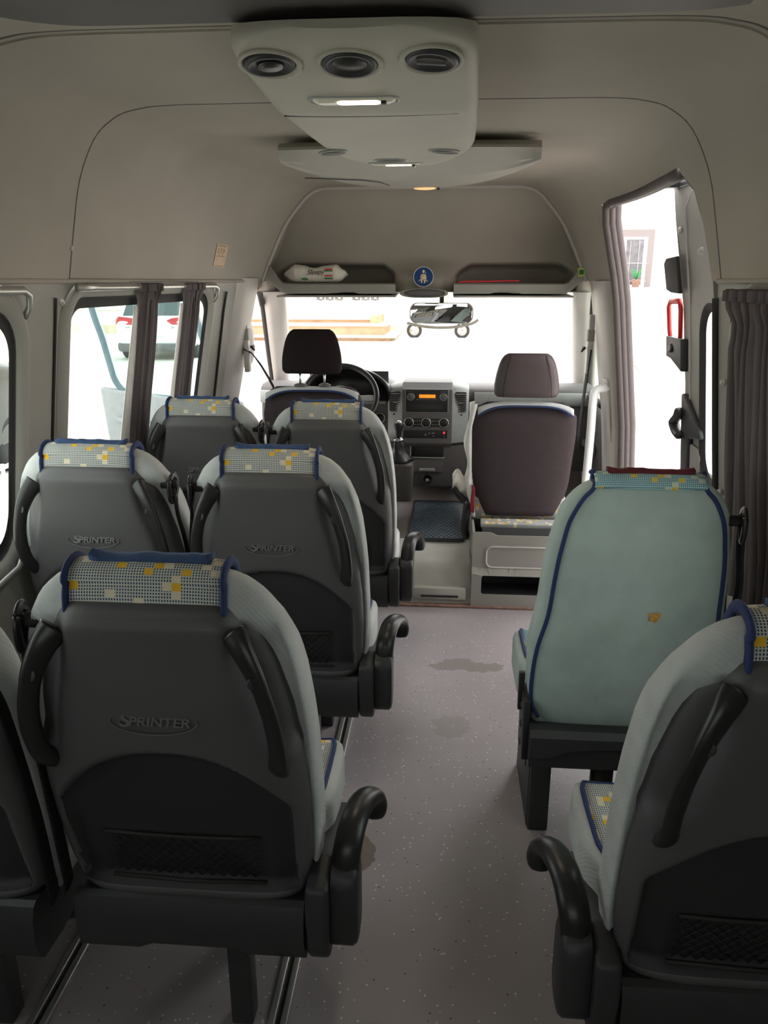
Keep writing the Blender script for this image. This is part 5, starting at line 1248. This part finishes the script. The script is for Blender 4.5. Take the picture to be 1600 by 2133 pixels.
# building seen through the side door
e = empty('house', (9, 24, G), label='cream rendered house with barred window beyond the open side door', cat='building'); o = e.location
MB().box(-5.6, 12, 0, .4, 0, 4.15).build('facade', M['plaster'], e, smooth=False); MB().box(-5.8, 12, -.2, 5, 4.15, 4.4).build('eaves', M['plaster'], e, smooth=False)
m = MB(); m.box(-3.9, -2.9, -.40, .02, 1.95, 2.03); m.build('sill', M['plaster'], e, smooth=False); m = MB(); X0, X1, Z0, Z1 = -3.92, -3.02, 2.0, 3.62
m.box(X0, X1 + .12, -.06, .02, Z1 - .20, Z1); m.box(X1 - .06, X1 + .12, -.06, .02, Z0 - .02, Z1 - .20); w = m.build('window_surround', M['wframe'], e, smooth=False)
m = MB(); m.box(X0, X1 - .06, -.045, 0, Z1 - .27, Z1 - .20); m.box(X0 + .16, X0 + .24, -.045, 0, Z0 + .1, Z1 - .27); m.box(X1 - .16, X1 - .06, -.045, 0, Z0 + .1, Z1 - .27); m.box(X0, X1 - .06, -.045, 0, Z0 + .02, Z0 + .1); m.build('window_frame', M['white'], w, smooth=False)
MB().box(X0, X1 - .1, -.02, 0, Z0 + .1, Z1 - .25).build('curtained_pane', M['wglass'], w, smooth=False)
m = MB()
for z in (2.7, 2.2): m.tube([V(X0, -.1, z), V(X1 - .04, -.1, z)], .012, 5)
for x in (X0 + .1, X0 + .35, X0 + .6): m.tube([V(x, -.1, Z0), V(x, -.1, Z1 - .3)], .008, 5)
m.build('security_bars', M['dash2'], w)
e = empty('flower_pot', (5.62, 23.70, 1.43), label='small terracotta pot with green plant on the house window sill', cat='plant pot')
MB().lathe((0, 0, 0), (0, 0, 1), [(.09, 0), (.13, .2), (.14, .21), (.12, .22)], 14).build('pot', M['rust'], e)
m = MB(); R = random.Random(2)
for k in range(24): a = R.uniform(0, 6.28); m.tube([V(0, 0, .2), V(.08 * math.cos(a), .05 * math.sin(a), .3 + .1 * R.random()), V(.14 * math.cos(a), .1 * math.sin(a), .36 + .2 * R.random())], [.01, .02, .003], 5)
m.build('leaves', M['green'], e)
# cars outside the left windows
def car(name, loc, rz, mat, label, cat, plate=None, ln=4.6, w=.98, h=1.62):
    e = empty(name, loc, rz, label=label, cat=cat)   # rear end at local y = 0, body extends +y
    st = [(0, .42, .98, .90), (.05, .33, 1.05, .95), (.30, .28, 1.10, .99), (1.2, .26, 1.12, 1.0), (3.3, .26, 1.08, 1.0), (4.2, .30, .95, .97), (4.55, .40, .78, .88), (4.62, .45, .70, .80)]
    rows = []
    for y, zl, zh, k in st:
        R = []
        for a, b in rrect(-w * k, w * k, zl, zh * h / 1.62, .14, 5): R.append(V(a * (1 - .03 * (b > .8)), y * ln / 4.62, b))
        rows.append(R)
    MB().loft(rows).build('body', M[mat], e, angle=50)
    rf = MB(); R0 = []
    for z, y0, y1, k in ((1.02, .10, 3.5, .93), (1.2, .20, 3.1, .88), (1.45, .36, 2.6, .78), (1.56, .50, 2.35, .72), (1.62, .75, 2.1, .62)):
        R0.append([V(a, b * ln / 4.62, z * h / 1.62) for a, b in rrect(-w * k, w * k, y0, y1, .12, 4)])
    rf.loft(R0).build('cabin', M[mat], e, angle=50)
    s = h / 1.62; m = MB(); rg = []
    m.add([V(-.76 * w, .145, 1.12 * s), V(.76 * w, .145, 1.12 * s), V(.66 * w, .30, 1.46 * s), V(-.66 * w, .30, 1.46 * s)], [(0, 1, 2, 3)]); m.build('rear_window', M['carglass'], e, smooth=False, solid=.01)
    for sd in (-1, 1):
        m = MB().add([V(sd * .935 * w, .6, 1.08 * s), V(sd * .935 * w, 3.0, 1.08 * s), V(sd * .79 * w, 2.45, 1.46 * s), V(sd * .79 * w, .75, 1.46 * s)], [(0, 1, 2, 3)]); m.build('side_window', M['carglass'], e, smooth=False, solid=.02)
        t = MB(); P = [V(sd * .36, -.01, 1.0), V(sd * .5, -.01, 1.06), V(sd * .84, .02, 1.10), V(sd * .955, .16, 1.02), V(sd * .93, .06, .90), V(sd * .5, -.01, .90)]
        t.prism([V(p.x * w, p.y, p.z * s) for p in P], (0, -.02, 0), (0, .08, 0)); t.build('tail_light', M['taillight'], e, smooth=False)
        for y in (.85, 3.7): 
            x = sd * .88 * w; MB().lathe((x, y * ln / 4.62, .33), (sd, 0, 0), [(.33, -.1), (.34, -.05), (.34, .08), (.30, .11), (.20, .09), (.001, .08)], 28).build('wheel', M['tyre'], e)
    MB().prism([V(a, 0, b) for a, b in rrect(-.92 * w, .92 * w, .22, .46, .08)], (0, .0, 0), (0, .4, 0)).build('rear_bumper', M['wglass'], e, bevel=.02)
    if plate:
        p = MB().box(-.26, .26, -.035, .01, .60, .72).build('number_plate', M['white'], e); text(plate, .11, M['ink'], p, frame((0, -.037, .66), (1, 0, 0), (0, 0, 1)), ext=.001, sx=.9)
        text('JSL', .07, M['dash'], e, frame((.5, -.0, .83), (1, 0, 0), (0, 0, 1)), name='badge', ext=.004); text('RLINE', .045, M['dash'], e, frame((-.62, -.0, .83), (1, 0, 0), (0, 0, 1)), name='badge', ext=.004)
    return e
car('parked_car', (-8.20, 22.0, G), .12, 'carwhite', 'white hatchback car parked across the yard, seen through curtained left window', 'car', '14L').scale = (1.15, 1.15, 1.12)
car('parked_car', (-5.98, 5.1, G), .0, 'cardark', 'dark car at the far left edge seen through the near left window', 'car', None, h=2.1)
# light metal railing beyond the near left window
e = empty('railing', (-3.4, 4.6, G), label='white tubular railing low outside the near left window', cat='railing')
m = MB()
for z in (.35, .75): m.tube([V(0, -1, z), V(0, 1.6, z)], .02, 6)
for k in range(8): m.tube([V(0, -.95 + k * .36, 0), V(0, -.95 + k * .36, .78)], .018, 6)
m.build('railing_bars', M['white'], e)
# ------------------------------------------------------------------ light and camera
w = bpy.data.worlds.new('daylight'); bpy.context.scene.world = w; w.use_nodes = True; nt = w.node_tree
bg = nt.nodes['Background']; bg.inputs['Strength'].default_value = 1
sk = nt.nodes.new('ShaderNodeTexSky'); sk.sky_type = 'HOSEK_WILKIE'; sk.turbidity = 6; sk.ground_albedo = .6; sk.sun_direction = (.3, .5, .8)
mx = nt.nodes.new('ShaderNodeMix'); mx.data_type = 'RGBA'; mx.inputs[0].default_value = .88; mx.inputs[7].default_value = (1, .972, .945, 1)
nt.links.new(sk.outputs[0], mx.inputs[6]); nt.links.new(mx.outputs[2], bg.inputs['Color']); bg.inputs['Strength'].default_value = 5.6
sun = bpy.data.lights.new('sun', 'SUN'); sun.energy = 2.5; sun.angle = .7; so = bpy.data.objects.new('sun', sun); C.objects.link(so); so.rotation_euler = (math.radians(-28), math.radians(24), 0)
for n, p, en in (('rear_reading_lamp', (.0, 1.90, 1.965), 1.6), ('front_reading_lamp', (.0, 2.83, 1.97), 1.2)):
    l = bpy.data.lights.new(n, 'AREA'); l.size = .12; l.size_y = .03; l.shape = 'RECTANGLE'; l.energy = en; l.color = (1, .86, .65); lo = bpy.data.objects.new(n, l); C.objects.link(lo); lo.location = p
cam = bpy.data.cameras.new('camera'); co = bpy.data.objects.new('camera', cam); C.objects.link(co)
cam.sensor_fit = 'VERTICAL'; cam.sensor_height = 36; cam.sensor_width = 27; cam.lens = 1600 / 2133 * 36; cam.clip_start = .02
co.location = (.155, 0, 1.6); co.rotation_euler = (math.radians(90 - 16.73), 0, math.radians(4.45))
sc = bpy.context.scene; sc.camera = co
sc.view_settings.view_transform = 'Standard'; sc.view_settings.look = 'None'; sc.view_settings.gamma = 1; sc.view_settings.use_curve_mapping = False; sc.view_settings.exposure = 0
